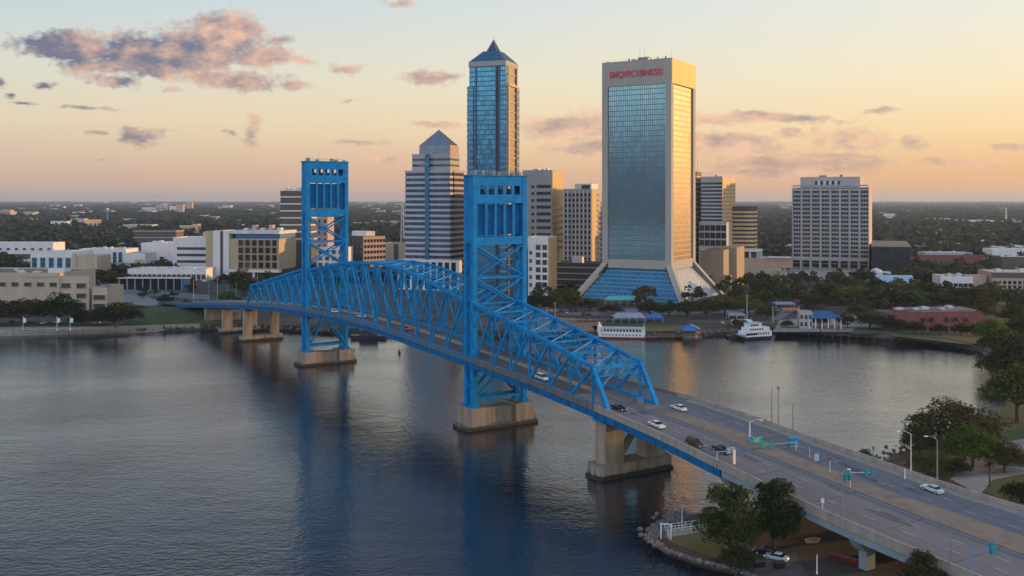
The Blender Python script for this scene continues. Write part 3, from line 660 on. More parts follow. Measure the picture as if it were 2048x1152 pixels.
# ------------------------------------------------------------------ buildings
FOOT = []
def blocked(px, Y, wpx=0, front=45):
    return any(a-wpx < px < c+wpx and y0-front < Y < y1 for a, c, y0, y1 in FOOT)
class Bld:
    """a building whose visible corner, left end and right side are measured on the photograph; local x runs along its front, y into depth"""
    def __init__(s, name, label, xl, xr, ytop, Yc, th=20, xs=None, d=24, cat='building', group=None, z0=GZ):
        th = radians(th); c, n = cos(th), sin(th)
        k = lambda px: (px-1024)/F
        Xc = k(xr)*Yc; s.w = (Xc-k(xl)*Yc)/(c+k(xl)*n)
        s.d = (k(xs)*Yc-Xc)/(n-k(xs)*c) if xs else d
        s.z0 = z0; s.h = H-(ytop-400)/F*Yc-z0; s.Yc = Yc
        s.root = thing(name, label, cat, (Xc-s.w*c, Yc+s.w*n, z0), -th, group); s.n = 0
        P = [(Xc-s.w*c*i+s.d*n*j, Yc+s.w*n*i+s.d*c*j) for i in (0,1) for j in (0,1)]; q = [1024+F*x/y for x, y in P]
        FOOT.append((min(q), max(q), min(y for x, y in P), max(y for x, y in P)))
    def z(s, py): return H-(py-400)/F*s.Yc-s.z0          # a height on the photograph, local
    def box(s, name, m, x0, x1, y0, y1, z0, z1, par=None): return MB().box(x0,x1,y0,y1,z0,z1).build(name, m, par or s.root)
    def body(s, m, name='wall', roof='roof_grey', par=.9, h=None):
        h = h or s.h; b = MB(); b.box(0, s.w, 0, s.d, -1, h-.02); w = b.build(name, m, s.root)
        t = .35; q = MB(); q.box(0,s.w,0,t,h,h+par).box(0,s.w,s.d-t,s.d,h,h+par).box(0,t,t,s.d-t,h,h+par).box(s.w-t,s.w,t,s.d-t,h,h+par).build('parapet', m, s.root)
        MB().box(.02, s.w-.02, .02, s.d-.02, h-.015, h+.12).build('roof', roof, s.root); return w
    def bands(s, name, m, zs, hh, pr=.3, x0=0, x1=None, y0=0, y1=None):
        x1 = s.w if x1 is None else x1; y1 = s.d if y1 is None else y1
        me = MB().box(x0-pr, x1+pr, y0-pr, y1+pr, 0, hh).mesh(name, m)
        for z in zs:
            o = bpy.data.objects.new(name, me); COL.objects.link(o); o.parent = s.root; o.location = (0, 0, z)
    def wins(s, xs, zs, ww, wh, face='f', m='window_dark', fm='frame_pale', off=.0, y=None, name='window', deep=.1):
        """windows on the front (f) or right side (r): one mesh, an object for each"""
        b = MB()
        if face == 'f':
            b.box(0, ww, -.06, .03, 0, wh, 0); q = [(-.14,0,-.1,wh+.1),(ww,ww+.14,-.1,wh+.1),(0,ww,-.1,0),(0,ww,wh,wh+.1)]
            for a, c, e, f in q: b.box(a, c, -deep-.06, .03, e, f, 1)
        else:
            b.box(-.03, .06, 0, ww, 0, wh, 0); q = [(-.14,0,-.1,wh+.1),(ww,ww+.14,-.1,wh+.1),(0,ww,-.1,0),(0,ww,wh,wh+.1)]
            for a, c, e, f in q: b.box(-.03, deep+.06, a, c, e, f, 1)
        me = b.mesh(name, [m, fm]); rest = MB()
        for z in zs:
            for x in xs:
                p = (x, off, z) if face == 'f' else (s.w+off, x, z)
                if s.n < 100:
                    o = bpy.data.objects.new(name, me); COL.objects.link(o); o.parent = s.root; o.location = p; s.n += 1
                else: rest.add([(v[0]+p[0], v[1]+p[1], v[2]+p[2]) for v in b.v], b.f, 0); rest.mi[-len(b.mi):] = b.mi
        if rest.v: tag(rest.build('windows_beyond', [m, fm], s.root), kind='stuff')
    def spread(s, n, ww, a=0.0, b=None, L=None):
        L = s.w if L is None else L; b = L if b is None else b; st = (b-a)/n
        return [a+st*i+(st-ww)/2 for i in range(n)]
    def gear(s, n=4, seed=1, hmax=2.6, h=None, m='metal_pale'):
        R = random.Random(seed); h = h or s.h
        for i in range(n):
            x = s.w*(.12+.76*(i+R.random()*.6)/n); y = s.d*R.uniform(.2,.75); a, c = R.uniform(.8,2.4), R.uniform(.8,2.2); hh = R.uniform(.8,hmax)
            b = MB().box(x-a,x+a,y-c,y+c,h+.12,h+hh); b.box(x-a*.6,x+a*.6,y-c*.6,y+c*.6,h+hh,h+hh+.3); b.build('rooftop_unit', m, s.root)
    def mast(s, x, y, z, h, r=.15): MB().tube((x,y,z),(x,y,z+h),r,r*.4,6).build('aerial','metal_grey',s.root)

# ---- tall tower with flared concrete legs
def flared_tower():
    B = Bld('office_tower', 'tall glass tower with grey concrete frame and legs that flare out at its base', 1204, 1342.5, 115, 664, 30.5, 1391)
    w, d, h, r = B.w, B.d, B.h, B.root; P = B.z
    zt0, zg1, zg0, zb0, zf = P(166), P(165), P(522), P(540), P(530)
    e = 16.5; a = 4.3
    for sx, sy, x, y in ((-1,-1,0,0),(1,-1,w-a,0),(1,1,w-a,d-a),(-1,1,0,d-a)):
        q = MB(); q.box(x, x+a, y, y+a, zf, h-.02)
        g = [(x,y),(x+a,y),(x+a,y+a),(x,y+a)]; k = 1.15
        q.hexa([(px+sx*e, py+sy*e, -1) for px, py in g]+[(px, py, zf) for px, py in g]); q.build('leg', 'tower_concrete', r)
    for nm, x0, x1, y0, y1 in (('front',a,w-a,.3,2.4),('back',a,w-a,d-2.4,d-.3),('left',.3,2.4,a,d-a),('right',w-2.4,w-.3,a,d-a)):
        MB().box(x0,x1,y0-.32,y1+.32 if nm in('back',) else y1,zt0,h-.01).build('header', 'tower_concrete', r) if nm in ('front','back') else MB().box(x0-.3 if nm=='left' else x0, x1+.3 if nm=='right' else x1, y0,y1,zt0,h-.01).build('header','tower_concrete',r)
        MB().box(x0,x1,y0,y1,zb0,zg0).build('lintel', 'tower_concrete', r)
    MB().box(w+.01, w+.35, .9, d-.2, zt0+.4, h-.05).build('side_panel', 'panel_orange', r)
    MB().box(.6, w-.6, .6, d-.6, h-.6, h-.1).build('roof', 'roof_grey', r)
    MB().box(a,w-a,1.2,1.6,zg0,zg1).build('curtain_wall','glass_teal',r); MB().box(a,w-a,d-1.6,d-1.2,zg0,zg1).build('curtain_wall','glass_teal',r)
    MB().box(w-1.6,w-1.2,a,d-a,zg0,zg1).build('curtain_wall','glass_sunlit',r); MB().box(1.2,1.6,a,d-a,zg0,zg1).build('curtain_wall','glass_teal',r)  # right face: the same glazing with sunlight put into its tint
    k = e*.97
    def slope(t0, t1, b0, b1, m, nm): MB().add([t0,t1,b1,b0]+[(p[0],p[1],p[2]-.5) for p in (t0,t1,b1,b0)], [(0,3,2,1),(4,5,6,7),(0,1,5,4),(1,2,6,5),(2,3,7,6),(3,0,4,7)]).build(nm, m, r)
    slope((a,1.5,zb0),(w-a,1.5,zb0),(a-k,1.5-k,-1),(w-a+k,1.5-k,-1),'glass_atrium','atrium_glass')
    slope((w-1.5,a,zb0),(w-1.5,d-a,zb0),(w-1.5+k,a-k,-1),(w-1.5+k,d-a+k,-1),'glass_sky_tint','atrium_glass')  # right slope: sky reflection painted as a pale tint
    slope((d*0+1.5,d-a,zb0),(1.5,a,zb0),(1.5-k,d-a+k,-1),(1.5-k,a-k,-1),'glass_atrium','atrium_glass')
    # red roof sign
    txt = 'EMQVFC1BINKSG'
    cu = bpy.data.curves.new('sign_letters', 'FONT'); cu.body = txt; cu.size = 6.2; cu.extrude = .18; cu.offset = .12; cu.align_x = 'CENTER'; cu.space_character = 1.0
    to = bpy.data.objects.new('sign_letters', cu); COL.objects.link(to); bpy.context.view_layer.update()
    me = bpy.data.meshes.new_from_object(to); bpy.data.objects.remove(to)
    me.materials.clear(); me.materials.append(MATS['sign_red'])
    xs = [v.co.x for v in me.vertices]; sx = w*.76/(max(xs)-min(xs))
    me.transform(Matrix.Diagonal((sx, 1, 1, 1)))
    o = bpy.data.objects.new('sign_letters', me); COL.objects.link(o); o.parent = r; o.rotation_euler = (pi/2,0,0); o.location = (w*.5, -.25, P(148))
    R = random.Random(2)
    for i in range(14): x = R.uniform(2,w-2); hh = R.uniform(.5,1.6); B.box('rooftop_unit','metal_grey',x-.5,x+.5,1,3,h-.1,h+hh)
    B.box('rooftop_unit','metal_grey',w*.5,w*.66,4,9,h-.1,h+2.4)
    for fx, hh in ((.53,9),(.60,9.5),(.985,6)): B.mast(w*fx, 3, h-.1, hh, .14)
    q = MB()
    for i in range(int(w/2.2)): q.tube((.5+i*2.2,.5,h-.1),(.5+i*2.2,.5,h+1.1),.05,n=4)
    q.beam((.5,.5,h+1.1),(w-.5,.5,h+1.1),.08); q.build('roof_railing','metal_grey',r)
flared_tower()

# ---- blue glass tower with pyramid top
def pyramid_tower():
    B = Bld('office_tower', 'tallest blue glass tower with dark pyramid top behind the nearer bridge tower', 937, 1012, 120, 690, 20, 1036.5)
    w, d, h, r, P = B.w, B.d, B.h, B.root, B.z
    zb = P(130)
    MB().box(.4,w-.4,.4,d-.4,-1,zb).build('curtain_wall','glass_blue',r)
    MB().box(0,w,0,d,zb,h).build('crown_band','tower_concrete',r)
    zc = P(170)
    for x0, x1, y0, y1 in ((-.7,3.6,-.7,5),(w-4.2,w+.5,-.7,4.2),(-.7,4.4,d-5,d+.5),(w-4.6,w+.7,d-5,d+.5)):
        MB().box(x0,x1,y0,y1,-1,zc).build('corner_bay','glass_blue',r)
        me = MB().box(x0-.2,x1+.2,y0-.2,y1+.2,0,1.3).mesh('spandrel','spandrel_blue')
        for z in rng(4,zc-2.0,4.3):
            o = bpy.data.objects.new('spandrel', me); COL.objects.link(o); o.parent = r; o.location = (0,0,z)
    for x in (5.2,w*.72,w*.8): MB().box(x,x+.8,-.5,.4,-1,zb).build('fin','slate_blue',r)
    MB().box(w*.74,w*.79,.2,.39,-1,zb).build('dark_strip','wall_dark',r)  # flat dark strip between two fins
    # right side: piers and glass with warm sunlight put into their colours
    MB().box(w-.4,w-.15,5,d-5,-1,zb).build('curtain_wall','glass_sunlit',r)
    MB().box(w-.1,w+.9,3.2,5.2,-1,zc+1.5).build('pier','wall_tan_and_sunlit',r); MB().box(w-.1,w+.9,.5,d-1,zc,zc+1.6).build('ledge','wall_tan_and_sunlit',r)
    MB().box(w-.14,w+.7,d-5.4,d-4.8,-1,zb).build('pier','wall_brown',r)
    me = MB().box(w-.14,w+.25,5.3,d-5.5,0,.8).mesh('spandrel','wall_beige')
    for z in rng(6,zb-6,6.4):
        o = bpy.data.objects.new('spandrel', me); COL.objects.link(o); o.parent = r; o.location = (0,0,z)
    z1, z2 = P(97), P(72); i = .30
    q = MB(); m = .5
    q.hexa([(m,m,h),(w-m,m,h),(w-m,d-m,h),(m,d-m,h),(w*i,d*i,z1),(w*(1-i),d*i,z1),(w*(1-i),d*(1-i),z1),(w*i,d*(1-i),z1)]); q.build('pyramid_roof','glass_blue',r)
    j = .36; q = MB(); q.add([(w*j,d*j,z1),(w*(1-j),d*j,z1),(w*(1-j),d*(1-j),z1),(w*j,d*(1-j),z1),(w/2,d/2,z2)],[(3,2,1,0),(0,1,4),(1,2,4),(2,3,4),(3,0,4)]); q.build('pyramid_peak','slate_blue',r)
    q = MB()
    for p0, p1 in (((m,m,h),(w*i,d*i,z1)),((w-m,m,h),(w*(1-i),d*i,z1)),((w-m,d-m,h),(w*(1-i),d*(1-i),z1)),((m,d-m,h),(w*i,d*(1-i),z1)),((w*j,d*j,z1),(w/2,d/2,z2)),((w*(1-j),d*j,z1),(w/2,d/2,z2)),((w*(1-j),d*(1-j),z1),(w/2,d/2,z2))): q.beam(p0,p1,.5,.5)
    q.build('roof_rib','metal_grey',r); B.mast(w/2,d/2,z2-.3,2.5,.12)
pyramid_tower()

# ---- stepped tower with striped floors and a small glass pyramid
def stepped_tower():
    B = Bld('office_tower', 'stepped tower of white and dark stripes with small glass pyramid on top', 810, 900, 343, 740, 20, 928)
    w, d, h, r, P = B.w, B.d, B.h, B.root, B.z
    MB().box(.3,w-.3,.3,d-.3,-1,h-.3).build('curtain_wall','glass_slate',r)
    zs = [z for z in rng(P(545),P(345),4.22)]
    B.bands('spandrel','spandrel_pale',zs,1.75,.15)
    MB().box(-.2,w+.2,-.2,d+.2,h-.3,h+.6).build('parapet','wall_grey',r)
    x0, x1, y0, y1 = w*.13,w*.97,d*.1,d*.75; h2 = P(308)
    MB().box(x0,x1,y0,y1,h+.6,h2-.4).build('upper_storeys','glass_slate',r)
    B.bands('spandrel','wall_grey',rng(h+1.2,h2-3,4.22),2.7,.15,x0,x1,y0,y1)
    MB().box(x0-.25,x1+.25,y0-.25,y1+.25,h2-.4,h2+.5).build('parapet','wall_grey',r)
    a0, a1, b0, b1 = w*.28,w*.96,d*.12,d*.72; h3 = P(290); zt = P(257)
    MB().box(a0,a1,b0,b1,h2+.5,h3).build('lantern','glass_grey',r)
    MB().box(a1,a1+.3,b0,b1,h2+.5,h3).build('lantern_side','wall_pink',r)
    cx, cy = (a0+a1)/2,(b0+b1)/2
    MB().add([(a0,b0,h3),(a1,b0,h3),(a1,b1,h3),(a0,b1,h3),(cx,cy,zt)],[(3,2,1,0),(0,1,4),(1,2,4),(2,3,4),(3,0,4)]).build('glass_pyramid','glass_grey',r)
    q = MB()
    for p in ((a0,b0,h3),(a1,b0,h3),(a1,b1,h3),(a0,b1,h3)): q.beam(p,(cx,cy,zt),.4,.4)
    q.beam((a0,b0,h3),(a1,b0,h3),.4,.5); q.beam((a1,b0,h3),(a1,b1,h3),.4,.5); q.build('roof_rib','metal_grey',r)
    MB().box(w*.455,w*.545,-.75,.2,-1,h2+.4).build('glass_shaft','glass_blue',r)
    MB().box(w-.1,w+.5,d*.25,d*.95,-1,h-1).build('side_wall','glass_slate',r)
    me = MB().box(w+.1,w+.8,d*.22,d*.98,0,1.75).mesh('spandrel','wall_pink')
    for z in zs:
        o = bpy.data.objects.new('spandrel', me); COL.objects.link(o); o.parent = r; o.location = (0,0,z)
    MB().box(-3,w+10,-6,-.9,-1,P(520)).build('podium','wall_white',r)
    b = MB()
    for i in range(9): b.box(-2+i*(w+11)/9, 1.6+i*(w+11)/9, -6.12,-5.9, 1, P(524))
    b.build('podium_window','window_dark',r)
stepped_tower()

def striped(label, xl, xr, ytop, Yc, th, xs, pitch, hb, glass, band, z0=2, side=None, roof=2.0, name='office_tower', ybot=None, **k):
    B = Bld(name, label, xl, xr, ytop, Yc, th, xs, **k); MB().box(.25,B.w-.25,.25,B.d-.25,-1,B.h-.3).build('curtain_wall',glass,B.root)
    B.bands('spandrel',band,rng(z0 if ybot is None else B.z(ybot),B.h-pitch-roof,pitch),hb,.1)
    MB().box(-.15,B.w+.15,-.15,B.d+.15,B.h-roof,B.h).build('parapet',band,B.root)
    MB().box(.3,B.w-.3,.3,B.d-.3,B.h,B.h+.05).build('roof','roof_grey',B.root); return B
# brown banded block left of the far bridge tower
B = striped('dark brown tower with thin white floor lines left of the far bridge tower', 560, 622, 380, 930, 12, 634, 6.2, 1.15, 'wall_brown', 'wall_white', 30, roof=.8); B.gear(5, 3)
MB().box(-.2,B.w+.2,-.3,.2,0,28).build('lower_wall','wall_dark',B.root)
# tower right of the near bridge tower, sunlight painted yellow on its side
B = Bld('office_tower', 'grey office tower whose right side is coloured sunlit yellow beside the nearer bridge tower', 1045, 1104, 342, 800, 22, 1127); B.body('wall_grey'); B.gear(4, 5)
MB().box(B.w+.02,B.w+.3,.4,B.d-.2,-1,B.h-.2).build('side_wall','wall_tan_and_sunlit',B.root)
zs = rng(B.z(500), B.z(376), 5.4)
B.wins([B.w*.48], zs, B.w*.48, 2.6, m='window_dark', fm='wall_grey'); B.wins([B.w*.3], zs, B.w*.1, 2.2, fm='wall_grey')
B.wins([1], rng(B.z(500), B.z(420), 5.4), B.d-2, 2.4, 'r', m='glass_sunlit', fm='wall_tan_and_sunlit', off=.3)
MB().box(0,B.w,B.d*.2,B.d*.8,B.h,B.h+.9).build('penthouse','wall_white',B.root)
# apartment tower
B = Bld('apartment_tower', 'pale apartment tower with stacked dark balconies left of the flared tower', 1128, 1183, 380, 780, 22, 1201); B.body('wall_grey'); B.gear(3, 6)
B.wins(B.spread(7,2.0), rng(3, B.h-5, 4.15), 2.0, 2.5, fm='wall_white', deep=.5)
for i in range(8): MB().box(B.w*i/7-.3,B.w*i/7+.3,-.8,-.01,0,B.h).build('pier','wall_white',B.root) if i not in (2,) else None
MB().box(B.w+.01,B.w+.6,0,B.d*.5,0,B.h).build('side_wall','wall_tan_and_sunlit',B.root)  # tan sheet paints the sunlit strip of the side
B.bands('balcony','wall_pink',rng(3, B.h-4, 4.15),1.0,.5,B.w+.3,B.w+.9,B.d*.55,B.d*.97)
B.box('penthouse','wall_white',B.w*.35,B.w*.95,3,B.d-3,B.h,B.h+5); B.box('penthouse','wall_dark',B.w*.6,B.w*.9,2.7,4,B.h+1,B.h+4); B.mast(B.w*.9,5,B.h+5,5,.12)
# white low block beside the near bridge tower, sunlight painted on its end
B = Bld('office_building', 'white mid-rise with one end wall coloured sunlit orange right of the nearer bridge tower', 1056, 1096, 476, 690, 22, 1113); B.body('wall_white')
MB().box(B.w+.01,B.w+.3,0,B.d,0,B.h).build('side_wall','wall_tan_and_sunlit',B.root)
B.wins(B.spread(2,3.4,B.w*.35,B.w), rng(B.z(575), B.z(500), 5.4), 3.4, 3.4); B.wins([1.2], rng(B.z(575), B.z(510), 5.4), 1.8, 2.6, m='wall_dark')
B.box('parapet','wall_white',-.2,B.w*.9,-.3,.8,B.h-4.5,B.h-.1)
# right of the flared tower
B = striped('grey striped tower with sunlit orange side right of the flared tower', 1402, 1444, 353, 850, 22, 1470, 3.3, 1.5, 'glass_slate', 'wall_grey', roof=5, ybot=446); B.gear(5, 8, 2.2)
MB().box(B.w+.12,B.w+.4,.2,B.d,0,B.h-.2).build('side_wall','wall_tan_and_sunlit',B.root); B.wins([2], rng(B.z(460), B.z(372), 3.3), B.d-4, .9, 'r', m='glass_sunlit', fm='wall_tan_and_sunlit', off=.4, deep=.05)  # tan sheet and gold panes paint sunlight on the right side
b = Bld('office_building', 'grey block with square dark window grid at the foot of the striped tower', 1398, 1453, 447, 835, 22, 1462); b.body('wall_grey'); b.wins(b.spread(5,4.2), rng(b.z(492), b.z(462), 6.2), 4.2, 4.8); b.gear(2,4)
B = Bld('office_tower', 'narrow dark slab peeking out behind the right edge of the flared tower', 1376, 1393, 345, 880, 22, 1403); B.body('wall_dark'); B.bands('spandrel','wall_tan_and_sunlit',rng(20, B.h-4, 4.5),1.0,.15); B.mast(B.w, 4, B.h, 16, .2)
def curved_tower():
    r = thing('office_tower', 'round cornered tower of tan and dark bands low beside the striped tower', 'building', at(1485,0,905).to_2d().to_3d()+Vector((0,0,GZ)), -.35)
    h = H-(413-400)/F*890-GZ; R1 = 12.6
    pl = lambda k: [(k*R1*(1.0 if True else 1)*np.sign(cos(a))*abs(cos(a))**.55, k*R1*np.sign(sin(a))*abs(sin(a))**.55) for a in [2*pi*i/40 for i in range(40)]]
    MB().prism(pl(1), -1, h-.2).build('curtain_wall','glass_slate',r)
    me = MB().prism(pl(1.025), 0, 2.0).mesh('spandrel','wall_tan_and_sunlit')
    for z in rng(22, h-6, 3.9):
        o = bpy.data.objects.new('spandrel', me); COL.objects.link(o); o.parent = r; o.location = (0,0,z)
    MB().prism(pl(1.03), h-3.2, h).build('parapet','wall_brown',r); MB().prism(pl(1.3), -1, 9).build('podium','wall_pink',r)
    b = MB()
    for i in range(12): a = 2*pi*i/12; b.box(1.32*R1*cos(a)-.8, 1.32*R1*cos(a)+.8, 1.32*R1*sin(a)-.8, 1.32*R1*sin(a)+.8, 9, 21)
    b.build('columns','wall_white',r); MB().prism(pl(1.4), 21, 22.4).build('terrace','wall_white',r)
curved_tower()
B = Bld('theatre', 'stack of plain tan cubes lit orange below the striped towers', 1400, 1447, 503, 740, 24, 1473, cat='building'); B.body('side_beige'); B.box('upper_hall','side_beige',B.w*.45,B.w+5,B.d*.5,B.d+6,-1,B.h+2); B.box('porch','side_beige',B.w*.6,B.w+6,-4,-.02,-1,B.h*.4)
B.wins(B.spread(2,2.6,B.w*.1,B.w*.5), [B.h*.3], 2.6, 2.0)
# big grey grid tower on the right
B = Bld('office_tower', 'broad grey office slab with regular window grid standing alone on the right', 1584, 1738, 376, 905, 23, 1744)
w, d, h, r = B.w, B.d, B.h, B.root; MB().box(.5,w-.5,.5,d-.5,-1,h-.5).build('wall','wall_grey',r)
pt = (B.z(378)-B.z(516))/16; z0 = B.z(516)
for i in range(9): x = w*i/8; B.box('pier','wall_grey',max(0,x-.75),min(w,x+.75),-.35,.5,-1,h)
for i in range(18): B.box('spandrel','wall_grey',.74,w-.74,-.1,.5,z0+pt*i-1.35 if i else z0-2.4,z0+pt*i+.0)
me = MB(); 
for k in range(3): me.box(.5+k*2.25,2.45+k*2.25,.38,.49,0,pt-1.35,0)
for k in range(4): me.box(.2+k*2.25+ .05,.5+k*2.25-.0,.2,.49,0,pt-1.35,1)
m0 = me.mesh('window',['window_dark','wall_grey']); rest = MB(); n = 0
for j in range(16):
    for i in range(8):
        p = (w*i/8+.85, 0, z0+pt*j)
        if n < 100: o = bpy.data.objects.new('window', m0); COL.objects.link(o); o.parent = r; o.location = p; n += 1
        else: q = len(rest.mi); rest.add([(v[0]+p[0],v[1],v[2]+p[2]) for v in me.v], me.f); rest.mi[q:] = me.mi
tag(rest.build('windows_beyond',['window_dark','wall_grey'],r), kind='stuff')
B.box('parapet','wall_grey',-.1,w+.1,-.4,d,h-.01,h+.7)
zp = B.z(353); MB().box(w*.105,w*.885,3,d-4,h+.7,zp).build('penthouse','wall_grey',r)
for k in range(9): B.box('louvre','window_dark' if k % 2 == 0 else 'metal_pale',w*.30+k*w*.037,w*.33+k*w*.037,2.7,3,B.z(370),B.z(361))
B.box('rooftop_unit','metal_grey',w*.35,w*.45,6,12,zp,zp+1.6); B.box('rooftop_unit','metal_grey',w*.62,w*.66,6,10,zp,zp+2.2); B.mast(w*.63,8,zp,4.5,.15)
b2 = B.z(540); B.wins(B.spread(8,5.6), [B.z(537), B.z(528)], 5.6, 3.3, fm='wall_grey')
for i in range(9): x = w*i/8; B.box('column','wall_grey',max(0,x-.9),min(w,x+.9),-3.2,-1.8,-1,B.z(523))
B.box('canopy','wall_grey',-.2,w+.2,-3.4,-.4,B.z(523),B.z(520))
B.box('side_wall','wall_pink',w-.49,w+.02,.6,d-.1,0,h)
# neighbours
B = striped('dark glass office box with pale frame just right of the grey slab', 1744, 1812, 482, 985, 20, 1821, 14, .8, 'glass_dark', 'wall_grey', 10, roof=1.2, name='office_building')
for i in range(5): x = B.w*i/4; B.box('pier','wall_grey',x-.35,x+.35,-.5,-.12,-1,B.h)
B = Bld('podium_building', 'low pale podium with terrace left of the grey slab', 1478, 1584, 519, 870, 14, None, 30); B.body('wall_pink', roof='roof_white'); B.wins(B.spread(7,4.5), [B.h*.35], 4.5, 2.4, m='wall_dark', fm='wall_pink'); B.gear(3,12,2.0)
B.box('terrace','wall_beige',-4,B.w*.8,-14,-.02,-1,B.h*.5); B.box('canopy','roof_white',B.w*.55,B.w*.99,-4,8,B.h+1.5,B.h+2.3)
B = Bld('podium_building', 'long low concrete plinth running below the grey slab', 1560, 1742, 548, 830, 10, None, 20); B.body('wall_grey', roof='roof_grey'); B.box('awning','roof_white',B.w*.05,B.w*.35,-4,-.02,B.h-2.4,B.h-2)
def dome():
    p = gnd(1752,566,GZ); r = thing('domed_kiosk', 'small white round building with domed cap right of the grey slab', 'building', (p.x,p.y,GZ), 0)
    R1 = 13*p.y/F; MB().lathe([(R1,-1),(R1,8)],20).build('wall','wall_white',r); MB().lathe([(R1*1.1,8.002),(R1*1.06,8.8),(R1*.75,10.6),(R1*.3,11.8),(.2,12.3)],20).build('dome','roof_white',r)
    MB().box(R1+.5,R1+7,1,6,-1,9).build('annex','wall_white',r); MB().box(R1+1.6,R1+3.8,.9,1.1,0,7.5).build('door','wall_brown',r)
dome()
# ---- left side
B = Bld('parking_garage', 'tan concrete parking structure with square openings at the left edge', -90, 120, 549, 628, 4, None, 46); B.body('wall_beige', roof='roof_grey', par=1.1); B.gear(6,74,1.6)
B.wins(B.spread(8,4.6,B.w*.03), [B.h*.30-5, B.h*.62], 4.6, 2.5, m='wall_dark', fm='wall_beige', deep=.5, name='opening')
B.box('cornice','wall_beige',B.w*.62,B.w+.2,-.5,-.02,B.h-1.5,B.h+.8); B.box('stair_cap','wall_white',B.w*.82,B.w*.98,8,16,B.h,B.h+3)
b = Bld('parking_garage', 'stepped end bay of the tan parking structure with wide dark openings', 117, 178, 556, 608, 4, 184, cat='building'); b.body('wall_beige'); b.wins(b.spread(2,5.8), [1.5, b.h*.36, b.h*.68], 5.8, 2.9, m='wall_dark', fm='wall_beige', deep=.5, name='opening'); b.box('pier','wall_beige',-.4,1.0,-.8,-.01,-1,b.h+.5); b.box('pier','wall_beige',b.w-1.0,b.w+.4,-.8,-.01,-1,b.h+.5)
b = Bld('parking_garage', 'lowest wing of the tan parking structure next to the curving ramps', 184, 214, 578, 604, 4, None, 22); b.body('wall_beige'); b.wins([1,], [1.2, b.h*.5], b.w-2, 2.8, m='wall_dark', fm='wall_beige', deep=.5, name='opening')
B = Bld('pavilion', 'white framed glass pavilion with blank cream wing behind the parking structure', 61, 148, 507, 850, 4, None, 34); B.body('wall_white', roof='roof_white', par=1.4)
B.wins(B.spread(5,4.6,0,B.w*.97), [3.0], 4.6, B.h-6.5, m='glass_blue', fm='wall_white', deep=.6)
B.gear(4,71,1.8); B.box('wing','wall_beige',B.w,B.w*1.52,.5,26,-1,B.h-2); B.box('end_wall','wall_beige',B.w*.97,B.w*1.06,-.8,.4,-1,B.h)
B = Bld('warehouse', 'long white building over a rusty brown base at the far left', -40, 106, 487, 1080, 3, None, 26); B.body('wall_white', roof='roof_white'); B.box('base_wall','wall_brown',-.3,B.w+.3,-.8,-.05,-1,B.h*.42); B.wins(B.spread(9,3.8), [B.h*.62], 3.8, 2.6, m='glass_blue', fm='wall_white')
B = Bld('warehouse', 'white hall with blue glass bay at its right end behind the cream wing', 158, 252, 500, 960, 3, None, 30); B.body('wall_white', roof='roof_white'); B.wins([B.w*.72,B.w*.84], [2], 3.8, B.h-4, m='glass_blue', fm='wall_white'); B.wins(B.spread(6,4,0,B.w*.6), [B.h*.55], 4, 2.2); B.gear(5,21,3)
B = Bld('canopy_hall', 'pale hall with slanting blue roof patch right of the white hall', 250, 290, 508, 930, 3, None, 26); B.body('wall_white', roof='roof_blue'); B.box('front_wall','wall_beige',-6,B.w*1.05,-9,-8.4,-1,B.h*.55); B.box('pier','wall_tan_and_sunlit',B.w*.72,B.w*1.1,-9.6,-8.3,-1,B.h*.72)
B = Bld('warehouse', 'low white roofed shed in front of the striped garage', 255, 412, 540, 820, 2, None, 26); B.body('wall_white', roof='roof_white'); B.gear(9,73,1.8); B.wins(B.spread(16,3.4), [1.5], 3.4, 4.2, m='wall_dark', fm='wall_white')
B = Bld('station', 'flat roofed open station with bright blue end box on the left bank', 240, 380, 557, 745, 2, None, 12); B.body('window_dark', roof='roof_white', par=.5)
for i in range(10): B.box('column','wall_grey',B.w*i/9-.3,B.w*i/9+.3,-1.4,-.6,-1,B.h-.2)
B.box('end_box','roof_blue',B.w*.9,B.w*1.0,-2.4,-.05,-1,B.h-.1); B.box('canopy','roof_white',-1,B.w+1,-3,-.04,B.h+.02,B.h+.55)
B = Bld('arena', 'smooth white windowless hall left of the garage with black stripes', 282, 348, 487, 1000, 6, None, 40); B.body('wall_white', roof='roof_white', par=.4); B.gear(6,72,2.0)
B = Bld('office_building', 'open dark framed building site block with flat slabs on the far left', 268, 352, 462, 1260, 4, None, 24); B.body('wall_brown', roof='wall_grey'); B.bands('slab','wall_grey',[B.h*.35,B.h*.68,B.h-.8],1.0,.8); B.wins(B.spread(6,5), [B.h*.42], 5, 3.4, m='wall_dark', fm='wall_pink')
B = Bld('parking_garage', 'white garage with three long black slots beside the tan building', 346, 412, 477, 915, 8, None, 34); B.body('wall_white', roof='roof_white'); B.wins([B.w*.12], [B.z(526),B.z(513),B.z(500)], B.w*.9, 2.5, m='wall_dark', fm='wall_white', name='slot'); B.box('stair_tower','wall_tan_and_sunlit',B.w*.82,B.w*.95,6,12,B.h,B.h+6)
